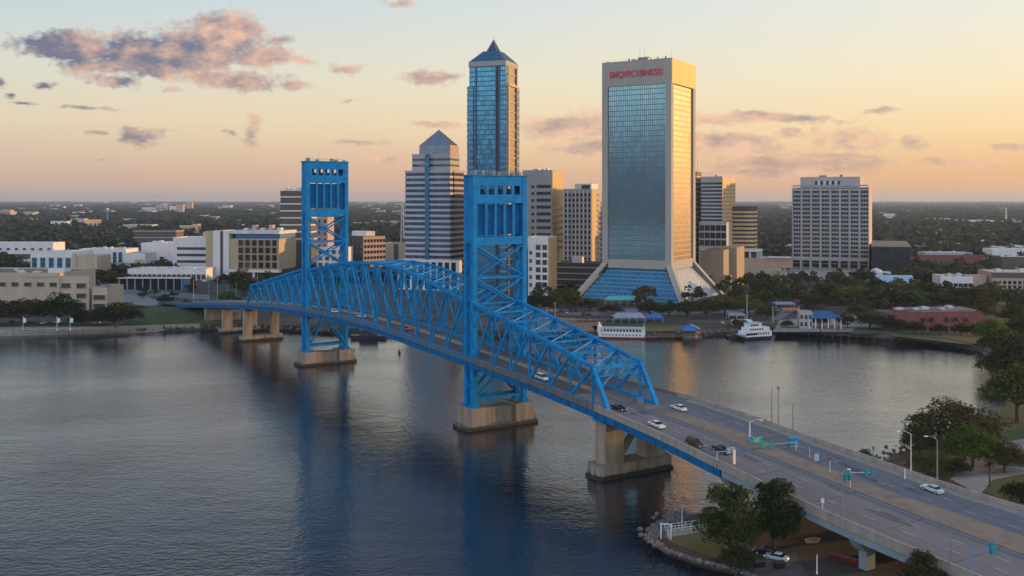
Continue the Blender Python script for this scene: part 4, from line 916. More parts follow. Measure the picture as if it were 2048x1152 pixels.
def tan_hall():
    B = Bld('concert_hall', 'tan and white building with deep window grid and blue roof edge', 411, 558, 478, 860, 9, None, 40); w,h,r = B.w,B.h,B.root
    z0 = B.z(540); X = lambda px: w*(px-411)/(558-411)
    MB().box(X(411),X(427),.5,30,-1,B.z(463)).build('wing','hall_tan',r); MB().box(X(427),X(441),-.8,30,-1,B.z(462)).build('stair_tower','wall_white',r)
    MB().box(X(441),X(447.5),.2,30,-1,B.z(463)).build('recess','wall_brown',r); MB().box(X(447.5),X(459),-.8,30,-1,B.z(463)).build('stair_tower','wall_white',r)
    MB().box(X(459),w,0,40,z0,h).build('wall','hall_tan',r); MB().box(X(459),w,3,38,-1,z0).build('undercroft','wall_dark',r)
    MB().box(X(459)-.1,w+.1,-1.2,6,z0-2.2,z0).build('floor_slab','wall_white',r)
    MB().box(X(470),w+.2,1.5,38,h,B.z(468)).build('clerestory','roof_blue',r); MB().box(X(457),w+.4,-.4,40,B.z(468),B.z(462)).build('roof','roof_white',r)
    B.wins([X(478+13.4*i) for i in range(6)], [z0+1.4+i*(h-z0-1)/4 for i in range(4)], X(411+9.4), (h-z0)/4-1.6, m='window_dark', fm='hall_tan', deep=1.0)
    for i in range(3): MB().box(X(470+i*36),X(474+i*36),-.6,1,-1,z0-2.2).build('column','wall_white',r)
    for i in range(5): MB().box(X(478+i*14),X(486+i*14),10+i*3,16+i*3,B.z(462),B.z(457-(i%2)*6)).build('rooftop_unit','wall_pink' if i % 2 else 'metal_pale',r)
tan_hall()
B = Bld('apartment_block', 'block with dark front and orange lit side behind the long truss', 694, 726, 474, 900, 46, 770); B.body('wall_dark', roof='roof_white'); B.wins(B.spread(4,2.4), rng(3,B.h-5,5), 2.4, 2.8, m='window_dark', fm='wall_brown')  # dark front colour stands for the face in shade
MB().box(B.w+.01,B.w+.35,0,B.d,-1,B.h+.3).build('side_wall','wall_pink',B.root); B.wins([B.d*(i+.25)/7 for i in range(7)], rng(3,B.h-5,5), 2.6, 2.6, 'r', m='window_dark', fm='wall_pink', off=.36); B.box('penthouse','wall_white',2,B.w-1,4,14,B.h,B.h+5)  # pinkish sheet paints the sunlight on the right side
B = Bld('office_building', 'plain low tan block between the orange lit block and the stepped tower', 768, 815, 488, 980, 10, None, 24); B.body('wall_beige'); B.box('wall_panel','wall_brown',B.w*.42,B.w*.62,-.2,-.02,0,B.h)
B = Bld('apartment_block', 'pink brick block glimpsed through the far bridge tower bracing', 612, 655, 436, 1000, 20, 668); B.body('wall_pink'); B.wins(B.spread(4,2.8), rng(6,B.h-5,6), 2.8, 3.4)
B = Bld('office_building', 'white framed block glimpsed low through the far bridge tower', 634, 688, 497, 880, 14, None, 20); B.body('wall_white', roof='roof_white'); B.wins(B.spread(4,3.8), rng(2,B.h-5,5.4), 3.8, 3.4, m='wall_dark', fm='wall_white')
B = Bld('office_building', 'dark low blocks behind the nearer bridge tower bracing', 960, 1056, 500, 800, 16, None, 24); B.body('wall_brown'); B.wins(B.spread(7,3), rng(3,B.h-4,5), 3, 2.8, m='window_dark', fm='wall_pink'); B.gear(3,31)
B = Bld('office_building', 'dark low office wing tucked left of the flared tower legs', 1108, 1206, 529, 735, 18, None, 22); B.body('wall_dark', roof='roof_grey'); B.bands('spandrel','wall_grey',rng(3,B.h-3,4.5),.8,.2); B.box('penthouse','wall_white',B.w*.35,B.w*.55,4,10,B.h,B.h+5)
B = Bld('office_building', 'shadowed low building right of the stepped tower base', 905, 950, 520, 850, 16, None, 24); B.body('wall_grey'); B.wins(B.spread(4,3), rng(3,B.h-4,5), 3, 2.8)
# ---- right side, low
def gable(name, label, xl, xr, ytop, yeave, Yc, th, d, roof, wall, cat='building', over=.6):
    B = Bld(name, label, xl, xr, yeave, Yc, th, None, d, cat=cat); w, h = B.w, B.h; zr = B.z(ytop)
    MB().box(0,w,0,d,-1,h).build('wall',wall,B.root)
    MB().add([(-over,-over,h-.2),(w+over,-over,h-.2),(w+over,d/2,zr),(-over,d/2,zr),(w+over,d+over,h-.2),(-over,d+over,h-.2),(-over,-over,h-.5),(w+over,-over,h-.5),(w+over,d+over,h-.5),(-over,d+over,h-.5)],
        [(0,1,2,3),(3,2,4,5),(0,3,5,9,6),(1,7,8,4,2),(0,6,7,1),(5,4,8,9),(6,9,8,7)]).build('roof',roof,B.root); return B
B = gable('market_hall', 'long hall with faded red roof beyond the trees on the right', 1848, 1936, 512, 527, 1000, 6, 40, 'roof_red', 'wall_brown'); B.wins(B.spread(9,3), [2], 3, 4, m='wall_dark')
B = gable('market_hall', 'shorter red roofed hall adjoining the long hall on its right', 1936, 1980, 512, 528, 985, 6, 36, 'roof_red', 'wall_brown')
B = Bld('warehouse', 'flat grey roofed shed just behind the long red roofed hall', 1850, 1945, 507, 1090, 5, None, 26); B.body('wall_grey', roof='roof_white'); B.gear(4,41)
B = gable('market_hall', 'small red roofed hall left of the long red roofed hall', 1822, 1850, 515, 523, 1040, 6, 26, 'roof_red', 'wall_pink')
B = Bld('shop_building', 'white storefront row under the dark glass office box', 1778, 1816, 529, 880, 10, None, 16); B.body('wall_white', roof='roof_white'); B.wins(B.spread(6,2.6), [1], 2.6, 3.6, m='wall_dark')
B = gable('boathouse', 'low shed with pale blue roof among the trees right of the plinth', 1757, 1829, 553, 568, 760, 12, 26, 'roof_pale_blue', 'wall_brown'); B.box('gutter_pole','wall_white',B.w-.3,B.w+.3,-.5,.1,-1,B.h)
B = Bld('school_building', 'white two storey building with rows of dark square windows', 1881, 1946, 556, 742, 8, None, 22); B.body('wall_white', roof='roof_grey', par=1.2); B.wins(B.spread(6,3.0,2), [B.z(583),B.z(574)], 3.0, 2.6); B.gear(3,51); B.box('annex','wall_pink',B.w*.9,B.w*1.6,14,26,-1,B.h+1)
B = Bld('apartment_block', 'pale building with arched dark windows under brown eaves at the right edge', 1984, 2075, 546, 745, 6, None, 30); B.body('wall_pink', roof='roof_white', par=.5); B.wins(B.spread(9,2.4), [B.z(578),B.z(569)], 2.4, 2.6); B.box('eaves','wall_brown',-.6,B.w+.6,-.8,-.02,B.h-3.6,B.h); B.gear(5,52); 
B = Bld('warehouse', 'dark fronted warehouse behind the pale arched building', 2003, 2080, 516, 900, 5, None, 24); B.body('wall_brown', roof='roof_white'); B.gear(4,53)
B = Bld('warehouse', 'white flat roofed warehouse row at the right edge', 1984, 2090, 500, 1090, 4, None, 26); B.body('wall_white', roof='roof_white'); B.gear(5,54)
def restaurant():
    B = Bld('restaurant', 'long red roofed waterfront restaurant behind palms', 1787, 1978, 642, 518, -6, None, 22); w,h,r,P = B.w,B.h,B.root,B.z; d = B.d
    MB().box(0,w,0,d,-1,h-2.2).build('wall','wall_brown',r)
    zr = P(625)
    MB().add([(-.8,-1.8,h-2.2),(w+.8,-1.8,h-2.2),(w-.5,6,zr),(.5,6,zr),(-.8,-1.8,h-2.5),(w+.8,-1.8,h-2.5),(w-.5,6,h-2.5),(.5,6,h-2.5)],[(0,1,2,3),(7,6,5,4),(0,4,5,1),(1,5,6,2),(3,7,4,0),(2,6,7,3)]).build('roof','roof_red',r)
    MB().box(w*.22,w*.93,6.02,d,h-2,zr+.4).build('upper_storey','wall_pink',r); MB().box(w*.2,w*.95,5.6,d+.4,zr+.4,zr+.8).build('upper_roof','roof_grey',r)
    MB().box(w*.0,w*.2,6.02,d,h-2,zr-.4).build('kitchen','wall_brown',r); B.gear(5,61,1.6,zr+.7)
    for i in range(12): MB().box(w*.34+i*w*.045,w*.34+i*w*.045+.3,-1.6,-1.2,-1,h-2.25).build('post','wall_pink',r)
    MB().box(w*.34,w*.85,-.3,-.02,0,h-3).build('shopfront','window_dark',r); MB().box(w*.5,w*.56,-.5,-.31,0,h-3.2).build('door','hull_red',r)
restaurant()
def pavilion():
    p = gnd(1655,657,GZ); r = thing('park_pavilion', 'open pavilion with bright blue hipped roof beside a white kiosk on the quay', 'pavilion', (p.x-9.5,p.y,GZ), -.12)
    W2, D2, hz = 16, 12, 5.4
    for i in range(6):
        for y in (0,D2): MB().box(i*W2/5-.25,i*W2/5+.25,y-.25,y+.25,-1,hz).build('post','wall_white',r)
    MB().add([(-1,-1,hz),(W2+1,-1,hz),(W2+1,D2+1,hz),(-1,D2+1,hz),(W2*.3,D2*.5,hz+3.4),(W2*.7,D2*.5,hz+3.4)],[(3,2,1,0),(0,1,5,4),(1,2,5),(2,3,4,5),(3,0,4)]).build('roof','roof_blue',r)
    p = gnd(1612,657,GZ); B = Bld('kiosk', 'white two storey kiosk with dark openings left of the blue roofed pavilion', 1599, 1625, 627, 519, 8, None, 8); B.body('wall_grey', roof='roof_grey'); B.wins(B.spread(3,1.5), [1,4.8], 1.5, 2.4, m='wall_dark', fm='wall_white')
pavilion()
# ------------------------------------------------------------------ vegetation
def quads_mesh(name, Q, mats, trunk=None):
    """Q: n x 4 x 3 leaf faces"""
    n = len(Q); m = bpy.data.meshes.new(name)
    m.vertices.add(n*4); m.vertices.foreach_set('co', Q.reshape(-1).astype(np.float32))
    m.loops.add(n*4); m.loops.foreach_set('vertex_index', np.arange(n*4, dtype=np.int32))
    m.polygons.add(n); m.polygons.foreach_set('loop_start', np.arange(0, n*4, 4, dtype=np.int32))
    m.update(calc_edges=True); m.validate(); m.materials.append(MATS[mats]); return m
def leaves(rs, blobs, n, size):
    """leaf faces spread through a set of ellipsoid clumps (x,y,z,rx,rz)"""
    B = np.array(blobs); wgt = (B[:,3]**2); wgt /= wgt.sum()
    k = rs.choice(len(B), n, p=wgt); d = rs.normal(size=(n,3)); d /= np.linalg.norm(d,axis=1)[:,None]
    d[:,2] = np.where(d[:,2] < -.55, -d[:,2], d[:,2])
    rad = rs.uniform(.72,1.06,n)[:,None]
    c = B[k,:3] + d*rad*np.stack([B[k,3],B[k,3],B[k,4]],1)
    nrm = d + rs.normal(size=(n,3))*.55; nrm /= np.linalg.norm(nrm,axis=1)[:,None]
    a = np.cross(nrm, rs.normal(size=(n,3))); a /= np.linalg.norm(a,axis=1)[:,None]; b = np.cross(nrm, a)
    s = (size*rs.uniform(.6,1.35,n))[:,None]; a = a*s; b = b*s*.75
    return np.stack([c-a*.9-b*.3, c-b*.9+a*.25, c+a, c+b*.9-a*.2], 1)
def blobs_for(rs, kind, n):
    out = []
    for i in range(n):
        a = rs.uniform(0,2*pi)
        if kind == 'oak':   r = .38*math.sqrt(rs.uniform()); z = .24+.56*(1-(r/.46)**2)*rs.uniform(.2,1.0); q = rs.uniform(.08,.16)
        elif kind == 'tall': z = rs.uniform(.25,.9); r = .36*(1-abs(z-.45)*1.15)*math.sqrt(rs.uniform()); q = rs.uniform(.07,.13)
        elif kind == 'bush': r = .36*math.sqrt(rs.uniform()); z = .16+.5*(1-(r/.42)**2)*rs.uniform(.3,1); q = rs.uniform(.12,.2)
        else: r = .34*math.sqrt(rs.uniform()); z = .34+.42*(1-(r/.38)**2)*rs.uniform(.35,1); q = rs.uniform(.11,.19)
        out.append((r*cos(a), r*sin(a), z, q, q*.85))
    return out     # unit tree: width about 1, height about 1
CROWNS = {}
def crown(kind, seed, n, nb, size):
    key = (kind, seed, n)
    if key not in CROWNS:
        rs = np.random.RandomState(seed); bl = blobs_for(rs, kind, nb); Q = leaves(rs, bl, n, size); mb = MB()
        zt = min(b[2] for b in bl)
        if kind != 'bush':
            mb.tube((0,0,-.03),(0.01,0,zt*.7),.032,.022,7)
            for b in bl[:7]: mb.tube((0.01,0,zt*.6),(b[0]*.8,b[1]*.8,b[2]*.95),.016,.005,5)
        CROWNS[key] = (Q, mb)
    return CROWNS[key]
TREE_ME = {}
def tree(label, px, yb, wpx, ytop, kind='oak', leaf='leaf_dark', seed=1, det=1, z=GZ, group=None, name=None, Y=None):
    p = gnd(px, yb, z) if Y is None else Vector(((px-1024)/F*Y, Y, z)); Yd = p.y
    w = wpx/F*Yd; h = (yb-ytop)/F*Yd if Y is None else H-z-(ytop-400)/F*Y
    n, nb, s = {0:(420,18,.055),1:(1100,30,.038),2:(4200,60,.021),3:(9500,95,.0145)}[det]
    seed = seed % (4 if det < 2 else 50); key = (kind, seed, det, leaf)
    Q, tb = crown(kind, seed, n, nb, s)
    if key not in TREE_ME: TREE_ME[key] = quads_mesh('crown', Q, leaf)
    nm = name or {'bush':'bush'}.get(kind,'tree')
    r = thing(nm, label, 'bush' if kind == 'bush' else 'tree', p, (px*7.3) % 6.28, group)
    o = bpy.data.objects.new('crown', TREE_ME[key]); COL.objects.link(o); o.parent = r; o.scale = (w, w, h)
    if tb.v:
        k2 = (kind, seed, det, 'trunk')
        if k2 not in TREE_ME: TREE_ME[k2] = tb.mesh('trunk', 'bark')
        o = bpy.data.objects.new('trunk', TREE_ME[k2]); COL.objects.link(o); o.parent = r; o.scale = (w, w, h)
    return r
def palm(label, px, yb, ytop, z=GZ, wpx=26, seed=0, group=None):
    p = gnd(px, yb, z); h = (yb-ytop)/F*p.y; R = random.Random(seed); R0 = wpx/F*p.y/2
    r = thing('palm_tree', label, 'palm', p, R.uniform(0,6), group)
    b = MB(); b.tube((0,0,-.3),(.1,.05,h*.45),.24,.19,7); b.tube((.1,.05,h*.45),(0,0,h*.86),.19,.16,7); b.build('trunk','bark',r)
    q = []
    for i in range(26):
        a = R.uniform(0,6.28); el = R.uniform(-.5,1.1); L = R0*R.uniform(.85,1.15); prev = Vector((0,0,h*.86)); d = Vector((cos(a)*cos(el),sin(a)*cos(el),sin(el)))
        side = Vector((-sin(a),cos(a),0))
        for k in range(5):
            nx = prev+d*L/5; d = (d+Vector((0,0,-.28))).normalized(); wd = R0*.13*(1-.16*k)
            dr = Vector((0,0,-wd*.5))
            q.append([prev, nx, nx+side*wd+dr, prev+side*wd+dr]); q.append([prev, nx, nx-side*wd+dr, prev-side*wd+dr]); prev = nx
    o = bpy.data.objects.new('crown', quads_mesh('crown', np.array([[tuple(v) for v in f] for f in q]), 'leaf_dark')); COL.objects.link(o); o.parent = r
    return r
# near, one by one
tree('dense dark green tree on the near bank below the bridge parapet, fuller of the pair', 1462, 1114, 180, 968, 'tall', 'leaf_mid', 11, 3, NZ)
tree('taller dark tree whose yellowish tip crosses the concrete parapet', 1548, 1102, 140, 955, 'tall', 'leaf_mid', 12, 3, NZ)
tree('small low dark tree leaning over the near rocks', 1472, 1150, 90, 1075, 'oak', 'leaf_dark', 13, 2, NZ)
tree('brownish green treetop rising in front of the parapet at the bottom edge', 1848, 1215, 120, 1100, 'tall', 'leaf_brown', 14, 3, NZ)
tree('wide brown green oak by the water beyond the twin street lamps', 1912, 905, 215, 782, 'oak', 'leaf_brown', 15, 3, NZ)
tree('bright green spreading tree in front of the wide brown oak', 1945, 935, 130, 832, 'oak', 'leaf_bright', 16, 3, NZ)
tree('dark left limb of the oak grove hanging over the water', 1838, 915, 80, 835, 'oak', 'leaf_mid', 17, 3, NZ)
tree('rounded bright green shrub behind the tall street lamp', 1862, 945, 105, 893, 'bush', 'leaf_green', 18, 2, NZ)
tree('dark shrub just right of the rounded bright shrub', 1915, 950, 60, 905, 'bush', 'leaf_dark', 19, 2, NZ)
tree('small dark treetop alone behind the far parapet over the water', 1730, 935, 46, 882, 'bush', 'leaf_dark', 20, 2, NZ)
tree('dark rounded bush on the lawn at the right edge', 2040, 1010, 90, 945, 'bush', 'leaf_dark', 21, 2, NZ)
tree('loose brown tree overhanging the curving park path', 2010, 945, 110, 868, 'oak', 'leaf_brown', 22, 3, NZ)
palm('single small palm beside the curving park path', 1980, 972, 920, NZ, 34, 3)
for i,(px,yb,w,yt,k,l,lab) in enumerate([
    (2035,845,150,705,'round','leaf_mid','large dark tree at the right edge above the park path'),
    (2040,790,140,640,'round','leaf_brown','brown tinged tree at the right edge beyond the cove'),
    (1995,762,95,690,'round','leaf_brown','tree with lighter crown overhanging the water right of the cove'),
    (2005,730,110,640,'round','leaf_mid','dark tree on the bank behind the lighter crowned one'),
    (1985,700,85,622,'round','leaf_bright','bright yellow green tree right of the red roofed restaurant'),
    (2045,690,90,610,'oak','leaf_brown','pale brown tree behind the bright yellow green one'),
    (2030,655,80,598,'oak','leaf_dark','round dark tree at the right edge beyond the restaurant roof'),
    (1965,640,70,600,'oak','leaf_brown','low golden tree above the right end of the restaurant roof')]):
    tree(lab, px, yb, w, yt, k, l, 30+i, 2, NZ if yb > 760 else GZ)
for i,(px,yb,w,yt,k,l,lab) in enumerate([   # left bank
    (-8,652,100,582,'oak','leaf_brown','half hidden brown tree at the far left edge of the bank'),
    (45,650,110,580,'oak','leaf_brown','reddish brown tree, leftmost full crown on the left bank'),
    (118,650,105,577,'oak','leaf_dark','dark round tree in front of the tan parking structure'),
    (165,652,60,605,'bush','leaf_dark','low dark clump between the round tree and the wide one'),
    (232,655,110,592,'oak','leaf_dark','wide dark tree just left of the green bank slope'),
    (195,652,70,608,'oak','leaf_dark','dark tree merging into the left side of the wide one'),
    (278,625,45,606,'bush','leaf_brown','pale brown bush at the top of the green slope'),
    (375,618,30,592,'bush','leaf_brown','first rounded shrub from the left along the bridge ramp'),
    (405,617,26,594,'bush','leaf_dark','second rounded shrub along the bridge ramp'),
    (330,610,36,583,'oak','leaf_dark','small dark tree behind the ramp left of the blue box'),
    (455,606,42,575,'oak','leaf_green','green tree under the tan hall beside the start of the truss'),
    (475,612,30,585,'bush','leaf_green','green shrub at the foot of the truss end post'),
    (205,568,80,535,'oak','leaf_dark','dark tree clump between the cream wing and the blue box'),
    (318,545,60,512,'oak','leaf_dark','dark tree below the smooth white hall')]):
    tree(lab, px, yb, w, yt, k, l, 50+i, 2 if yb > 600 else 1)
row = [  # below the flared tower and along the museum lawn, left to right
    (1075,628,60,572,'oak','leaf_dark','dark tree touching the right leg of the nearer bridge tower'),
    (1108,628,55,578,'oak','leaf_brown','brown tinged tree second right of the nearer bridge tower'),
    (1140,624,60,566,'oak','leaf_brown','tree in front of the left flaring leg'),
    (1180,622,70,588,'oak','leaf_green','light green low tree below the atrium glass'),
    (1222,628,60,604,'bush','leaf_dark','low dark hedge clump under the teal awning'),
    (1300,635,62,592,'oak','leaf_brown','reddish topped tree right of the teal awning'),
    (1338,636,60,594,'oak','leaf_dark','dark tree in front of the middle flaring leg'),
    (1375,636,66,590,'oak','leaf_dark','dark tree between the middle leg and pale sloping glass'),
    (1412,636,66,588,'oak','leaf_brown','golden brown tree under the pale sloping glass'),
    (1450,630,66,584,'oak','leaf_dark','dark tree at the foot of the right flaring leg'),
    (1492,634,80,581,'oak','leaf_green','yellow green tree behind the moored ferry mast'),
    (1535,640,55,602,'oak','leaf_dark','dark tree right of the ferry mast'),
    (1560,590,95,546,'oak','leaf_dark','big dark tree in front of the low pale podium'),
    (1630,618,70,582,'oak','leaf_dark','dark tree left of the blue roofed pavilion'),
    (1672,600,70,562,'oak','leaf_brown','brown tree behind the blue pavilion roof'),
    (1710,605,85,560,'oak','leaf_green','yellow green tree left of the pale blue roof'),
    (1745,612,70,572,'oak','leaf_dark','dark tree in front of the pale blue roof'),
    (1790,610,70,562,'oak','leaf_brown','brown tinged tree right of the pale blue roof'),
    (1830,612,75,572,'oak','leaf_green','green tree left of the white two storey building'),
    (1868,618,60,580,'oak','leaf_dark','dark tree below the left end of the white two storey building'),
    (1915,618,70,582,'oak','leaf_dark','dark tree below the rows of square windows'),
    (1960,612,95,560,'oak','leaf_dark','large dark tree right of the square windows'),
    (2015,612,80,574,'oak','leaf_dark','dark tree below the arched windows'),
    (2050,625,60,580,'oak','leaf_brown','brown tree at the right edge below the arched windows'),
    (1850,562,75,528,'oak','leaf_dark','dark round tree in front of the long red roof'),
    (1812,562,50,532,'oak','leaf_dark','smaller dark tree left of the round one before the red roof'),
    (1695,655,40,618,'oak','leaf_brown','brown tree touching the right side of the blue pavilion'),
    (1640,655,40,622,'oak','leaf_brown','brown tree in front of the blue pavilion roof'),
    (1740,658,70,615,'oak','leaf_dark','dark tree between the pavilion and the restaurant'),
    (1785,664,50,622,'oak','leaf_dark','dark tree at the left corner of the restaurant'),
    (1715,640,50,600,'round','leaf_dark','dark tree behind the parked cars left of the restaurant'),
    (1480,655,42,632,'oak','leaf_brown','low scrubby tree on the bank behind the moored ferry'),
    (1575,655,36,635,'bush','leaf_dark','dark bush left of the white kiosk')]
for i,(px,yb,w,yt,k,l,lab) in enumerate(row): tree(lab, px, yb, w, yt, k, l, 70+i, 1 if yb < 600 else 2)
for i, px in enumerate((1846,1862,1893,1910,1932)):
    palm(['leftmost palm in front of the red roof','second palm from the left in front of the red roof','middle palm in front of the red roof','palm just right of the middle one before the red roof','rightmost palm in front of the red roof'][i], px, 668, 634, GZ, 22, i+10, 'palms in front of the restaurant')
palm('palm by the quay left of the blue roofed pavilion', 1641, 664, 638, GZ, 18, 21); palm('palm by the quay right of the blue roofed pavilion', 1676, 662, 634, GZ, 20, 22)

for i,(px,yb,w,yt,l) in enumerate([(1830,668,44,636,'dark tree left of the palms before the red roof'),(1878,670,36,642,'small dark tree between the second and middle palm'),(1921,672,40,640,'small dark tree between the last two palms'),(1952,674,52,636,'dark tree right of the palms before the red roof'),(1806,668,36,634,'dark tree near the left end of the restaurant front')]): tree(l, px, yb, w, yt, 'oak', 'leaf_dark', 120+i, 2)
def grove():      # unseen trees added past the right edge to shade the park from the low sun
    rs = np.random.RandomState(8); out = []
    for i in range(34):
        X, Y = rs.uniform(215,420), rs.uniform(215,400)
        if X/Y < .56: continue
        q = leaves(rs, blobs_for(rs,'oak',16), 500, .05); s = rs.uniform(14,20); out.append(q*np.array([s,s,s*.9])+np.array([X,Y,NZ]))
    o = bpy.data.objects.new('park_grove', quads_mesh('park_grove', np.concatenate(out), 'leaf_dark')); COL.objects.link(o); tag(o, 'unseen grove of dark trees added on the right to shade the park', 'trees', kind='stuff')
grove()
# town trees between the buildings: countable ones grouped by block
TR = random.Random(9)
def clump(px0, px1, y0, y1, n, where, leaf='leaf_far', w=(26,44), hgt=(16,26)):
    for i in range(n):
        px, yb = TR.uniform(px0,px1), TR.uniform(y0,y1)
        tree('dark street tree among the others '+where, px, yb, TR.uniform(*w), yb-TR.uniform(*hgt), 'oak', leaf, TR.randrange(99), 0, group='street trees '+where)
clump(0,170,556,575,5,'above the tan parking structure','leaf_dark')
clump(0,60,520,545,4,'at the left edge behind the parking structure','leaf_dark')
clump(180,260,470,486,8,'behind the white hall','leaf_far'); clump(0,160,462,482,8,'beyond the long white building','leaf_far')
clump(280,340,520,545,3,'under the smooth white hall','leaf_dark'); clump(270,400,575,600,6,'along the curving ramps','leaf_dark',(22,34),(14,20))
clump(1480,1580,490,512,6,'beyond the pale podium','leaf_far'); clump(1745,1840,545,560,4,'around the domed kiosk','leaf_dark')
clump(1985,2048,590,610,4,'below the arched building','leaf_dark'); clump(1560,1760,570,585,6,'along the street below the plinth','leaf_dark',(30,44),(20,30))
clump(1060,1200,560,585,6,'behind the left flaring leg','leaf_dark'); clump(700,930,545,560,5,'behind the long truss','leaf_dark')
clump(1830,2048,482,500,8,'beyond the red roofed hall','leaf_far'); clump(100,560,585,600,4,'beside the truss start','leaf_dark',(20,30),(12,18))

# more roofs and street trees of the town, wherever a lot is free
def infill():
    n = 0
    for i in range(400):
        px, yb = TR.uniform(-20, 2060), TR.choice([TR.uniform(492,520), TR.uniform(500,560)]); Y = 67*F/(yb-400)
        wp = TR.uniform(18,48)*(yb-400)/120
        if blocked(px, Y, wp*.6, 60) or blocked(px+wp, Y, wp*.6, 60) or (yb > 545 and 180 < px < 460): continue
        m, rf = TR.choice([('wall_white','roof_white'),('wall_pink','roof_grey'),('wall_grey','roof_white'),('wall_brown','roof_red'),('wall_beige','roof_white'),('wall_white','roof_grey')])
        B = Bld('low_building', {'roof_white':'low flat white roof','roof_grey':'low flat grey roof','roof_red':'low rust red roof'}[rf]+' over '+{'wall_white':'white','wall_pink':'pinkish','wall_grey':'grey','wall_brown':'brown','wall_beige':'beige'}[m]+' walls among the street trees of the town', px, px+wp, yb-TR.uniform(7,14)*(yb-400)/110, Y, TR.uniform(-14,24), None, TR.uniform(10,20), group='low roofs among the street trees')
        B.body(m, roof=rf, par=.5); B.wins(B.spread(5,B.w*.1), [B.h*.3], B.w*.1, B.h*.36, m='wall_dark', fm=m); B.gear(2, i, 1.4); n += 1
        if n > 54: break
infill()
lots = []
for i in range(2400):
    px, yb = TR.choice([TR.uniform(-20, 2060), TR.uniform(1470, 2060), TR.uniform(-20,560)]), TR.uniform(488, 622); Y = 67*F/(yb-400); w_ = TR.uniform(.10,.16)*(yb-400)*1.6
    if blocked(px, Y, w_*.4, 16) or (yb > 555 and 560 < px < 1060) or (yb > 560 and 170 < px < 470) or (yb > 575 and px < 200) or (yb > 598 and px < 700): continue
    lots.append((yb, px, w_))
lots = sorted(lots[:330], reverse=True); rest_ = []
for q, (yb, px, w_) in enumerate(lots):
    kind, leaf, seed = TR.choice(['oak','round','oak']), TR.choice(['leaf_dark','leaf_mid','leaf_brown','leaf_green']), TR.randrange(99); hh = w_*TR.uniform(.7,1.05)
    side = 'left of the bridge' if px < 700 else ('between the towers' if px < 1480 else 'on the right')
    if q < 112: tree('small dark street tree in the town '+side, px, yb, w_*1.25, yb-hh, kind, leaf, seed, 0, group='street trees of the town '+side)
    else:
        p = gnd(px, yb, GZ); k = p.y/F; Q, tb = crown(kind, seed % 4, 420, 18, .055); rest_.append(Q*np.array([w_*1.25*k, w_*1.25*k, hh*k])+np.array([p.x, p.y, GZ]))
o = bpy.data.objects.new('street_trees', quads_mesh('street_trees', np.concatenate(rest_), 'leaf_dark')); COL.objects.link(o); tag(o, 'dark tree canopy filling the town between the buildings', 'trees', kind='stuff')
# the far woods: one mass of crowns thinning to the horizon
def forest():
    rs = np.random.RandomState(5); base = [leaves(rs, blobs_for(rs,'bush',9), 60, .15) for _ in range(6)]
    parts = []; N = 19000
    for i in range(N):
        Y = 800*math.exp(rs.uniform(0, 3.45)); px = rs.uniform(-160, 2210)
        py = 400+67*F/Y
        # clearings: the built-up blocks and open yards
        if Y < 1300 and rs.uniform() < .25: continue
        if blocked(px, Y, 3, 45 if Y < 1500 else Y*.06): continue
        cl = sin(px*.011+Y*.0021)+sin(px*.027-Y*.0033+2)
        if cl > 1.35 and rs.uniform() < .8: continue
        s = (11+.0095*Y)*rs.uniform(.7,1.35); hh = s*rs.uniform(.55,.8) if Y < 2500 else 14+s*.12
        a = rs.uniform(0,6.28); q = base[i % 6]; c, n_ = cos(a), sin(a); X = (px-1024)/F*Y
        R = np.array([[c*s,-n_*s,0],[n_*s,c*s,0],[0,0,hh]]); parts.append(q @ R.T + np.array([X,Y,GZ-.5]))
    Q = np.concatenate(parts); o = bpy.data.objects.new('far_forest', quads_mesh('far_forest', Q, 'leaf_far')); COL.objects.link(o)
    tag(o, 'dark green woods stretching flat to the horizon', 'forest', kind='stuff')

# far buildings among the woods
def far_bld(px0, px1, y0, y1, m, label, roof='roof_white', side=None, group=None, th=10):
    yb = y1; Yc = 67*F/(yb-400)
    B = Bld('distant_building', label, px0, px1, y0, Yc, th, None, max(12, (px1-px0)/F*Yc*.5), group=group); MB().box(0,B.w,0,B.d,-1,B.h).build('wall',m,B.root)
    MB().box(-.3,B.w+.3,-.3,B.d+.3,B.h,B.h+.8).build('roof',roof,B.root)
    if side: MB().box(B.w+.01,B.w+.4,0,B.d,0,B.h-.2).build('side_wall',side,B.root)
    if (px1-px0) > 14: B.wins(B.spread(4,B.w*.12), [B.h*.35], B.w*.12, B.h*.3, m='wall_dark', fm=m)
    return B
far_bld(168,203,440,459,'wall_tan_and_sunlit','sunlit yellow box among the far woods on the left',th=-35)
far_bld(141,168,438,456,'wall_grey','grey block joined to the left of the sunlit yellow box')
far_bld(101,134,443,457,'wall_white','pale grey shed left of the grey block in the far woods')
far_bld(-6,20,420,430,'wall_pink','pink roofed building at the left edge near the horizon','roof_red')
far_bld(46,70,424,432,'wall_beige','small beige barn in the woods left of the red lattice mast')
far_bld(312,330,411,424,'wall_pink','orange brick tower block far off above the garage')
far_bld(338,352,412,424,'wall_white','white block right of the orange brick one far off')
far_bld(352,366,409,425,'wall_pink','taller pink block of the far cluster, with red top','roof_red')
far_bld(372,384,405,420,'wall_pink','second tall pink block of the far cluster')
far_bld(284,310,415,424,'wall_white','low white roof left of the far pink cluster')
far_bld(246,304,450,462,'wall_beige','long beige hall above the open dark frame','roof_white')
far_bld(352,384,452,464,'wall_tan_and_sunlit','sunlit orange house beyond the garage')
far_bld(384,396,449,466,'wall_tan_and_sunlit','narrow sunlit gable right of the orange house')
far_bld(752,768,420,428,'wall_pink','lone pink house in the woods right of the far bridge tower','roof_red')
far_bld(705,735,446,454,'wall_grey','grey roofed shed in the woods behind the dark apartment front')
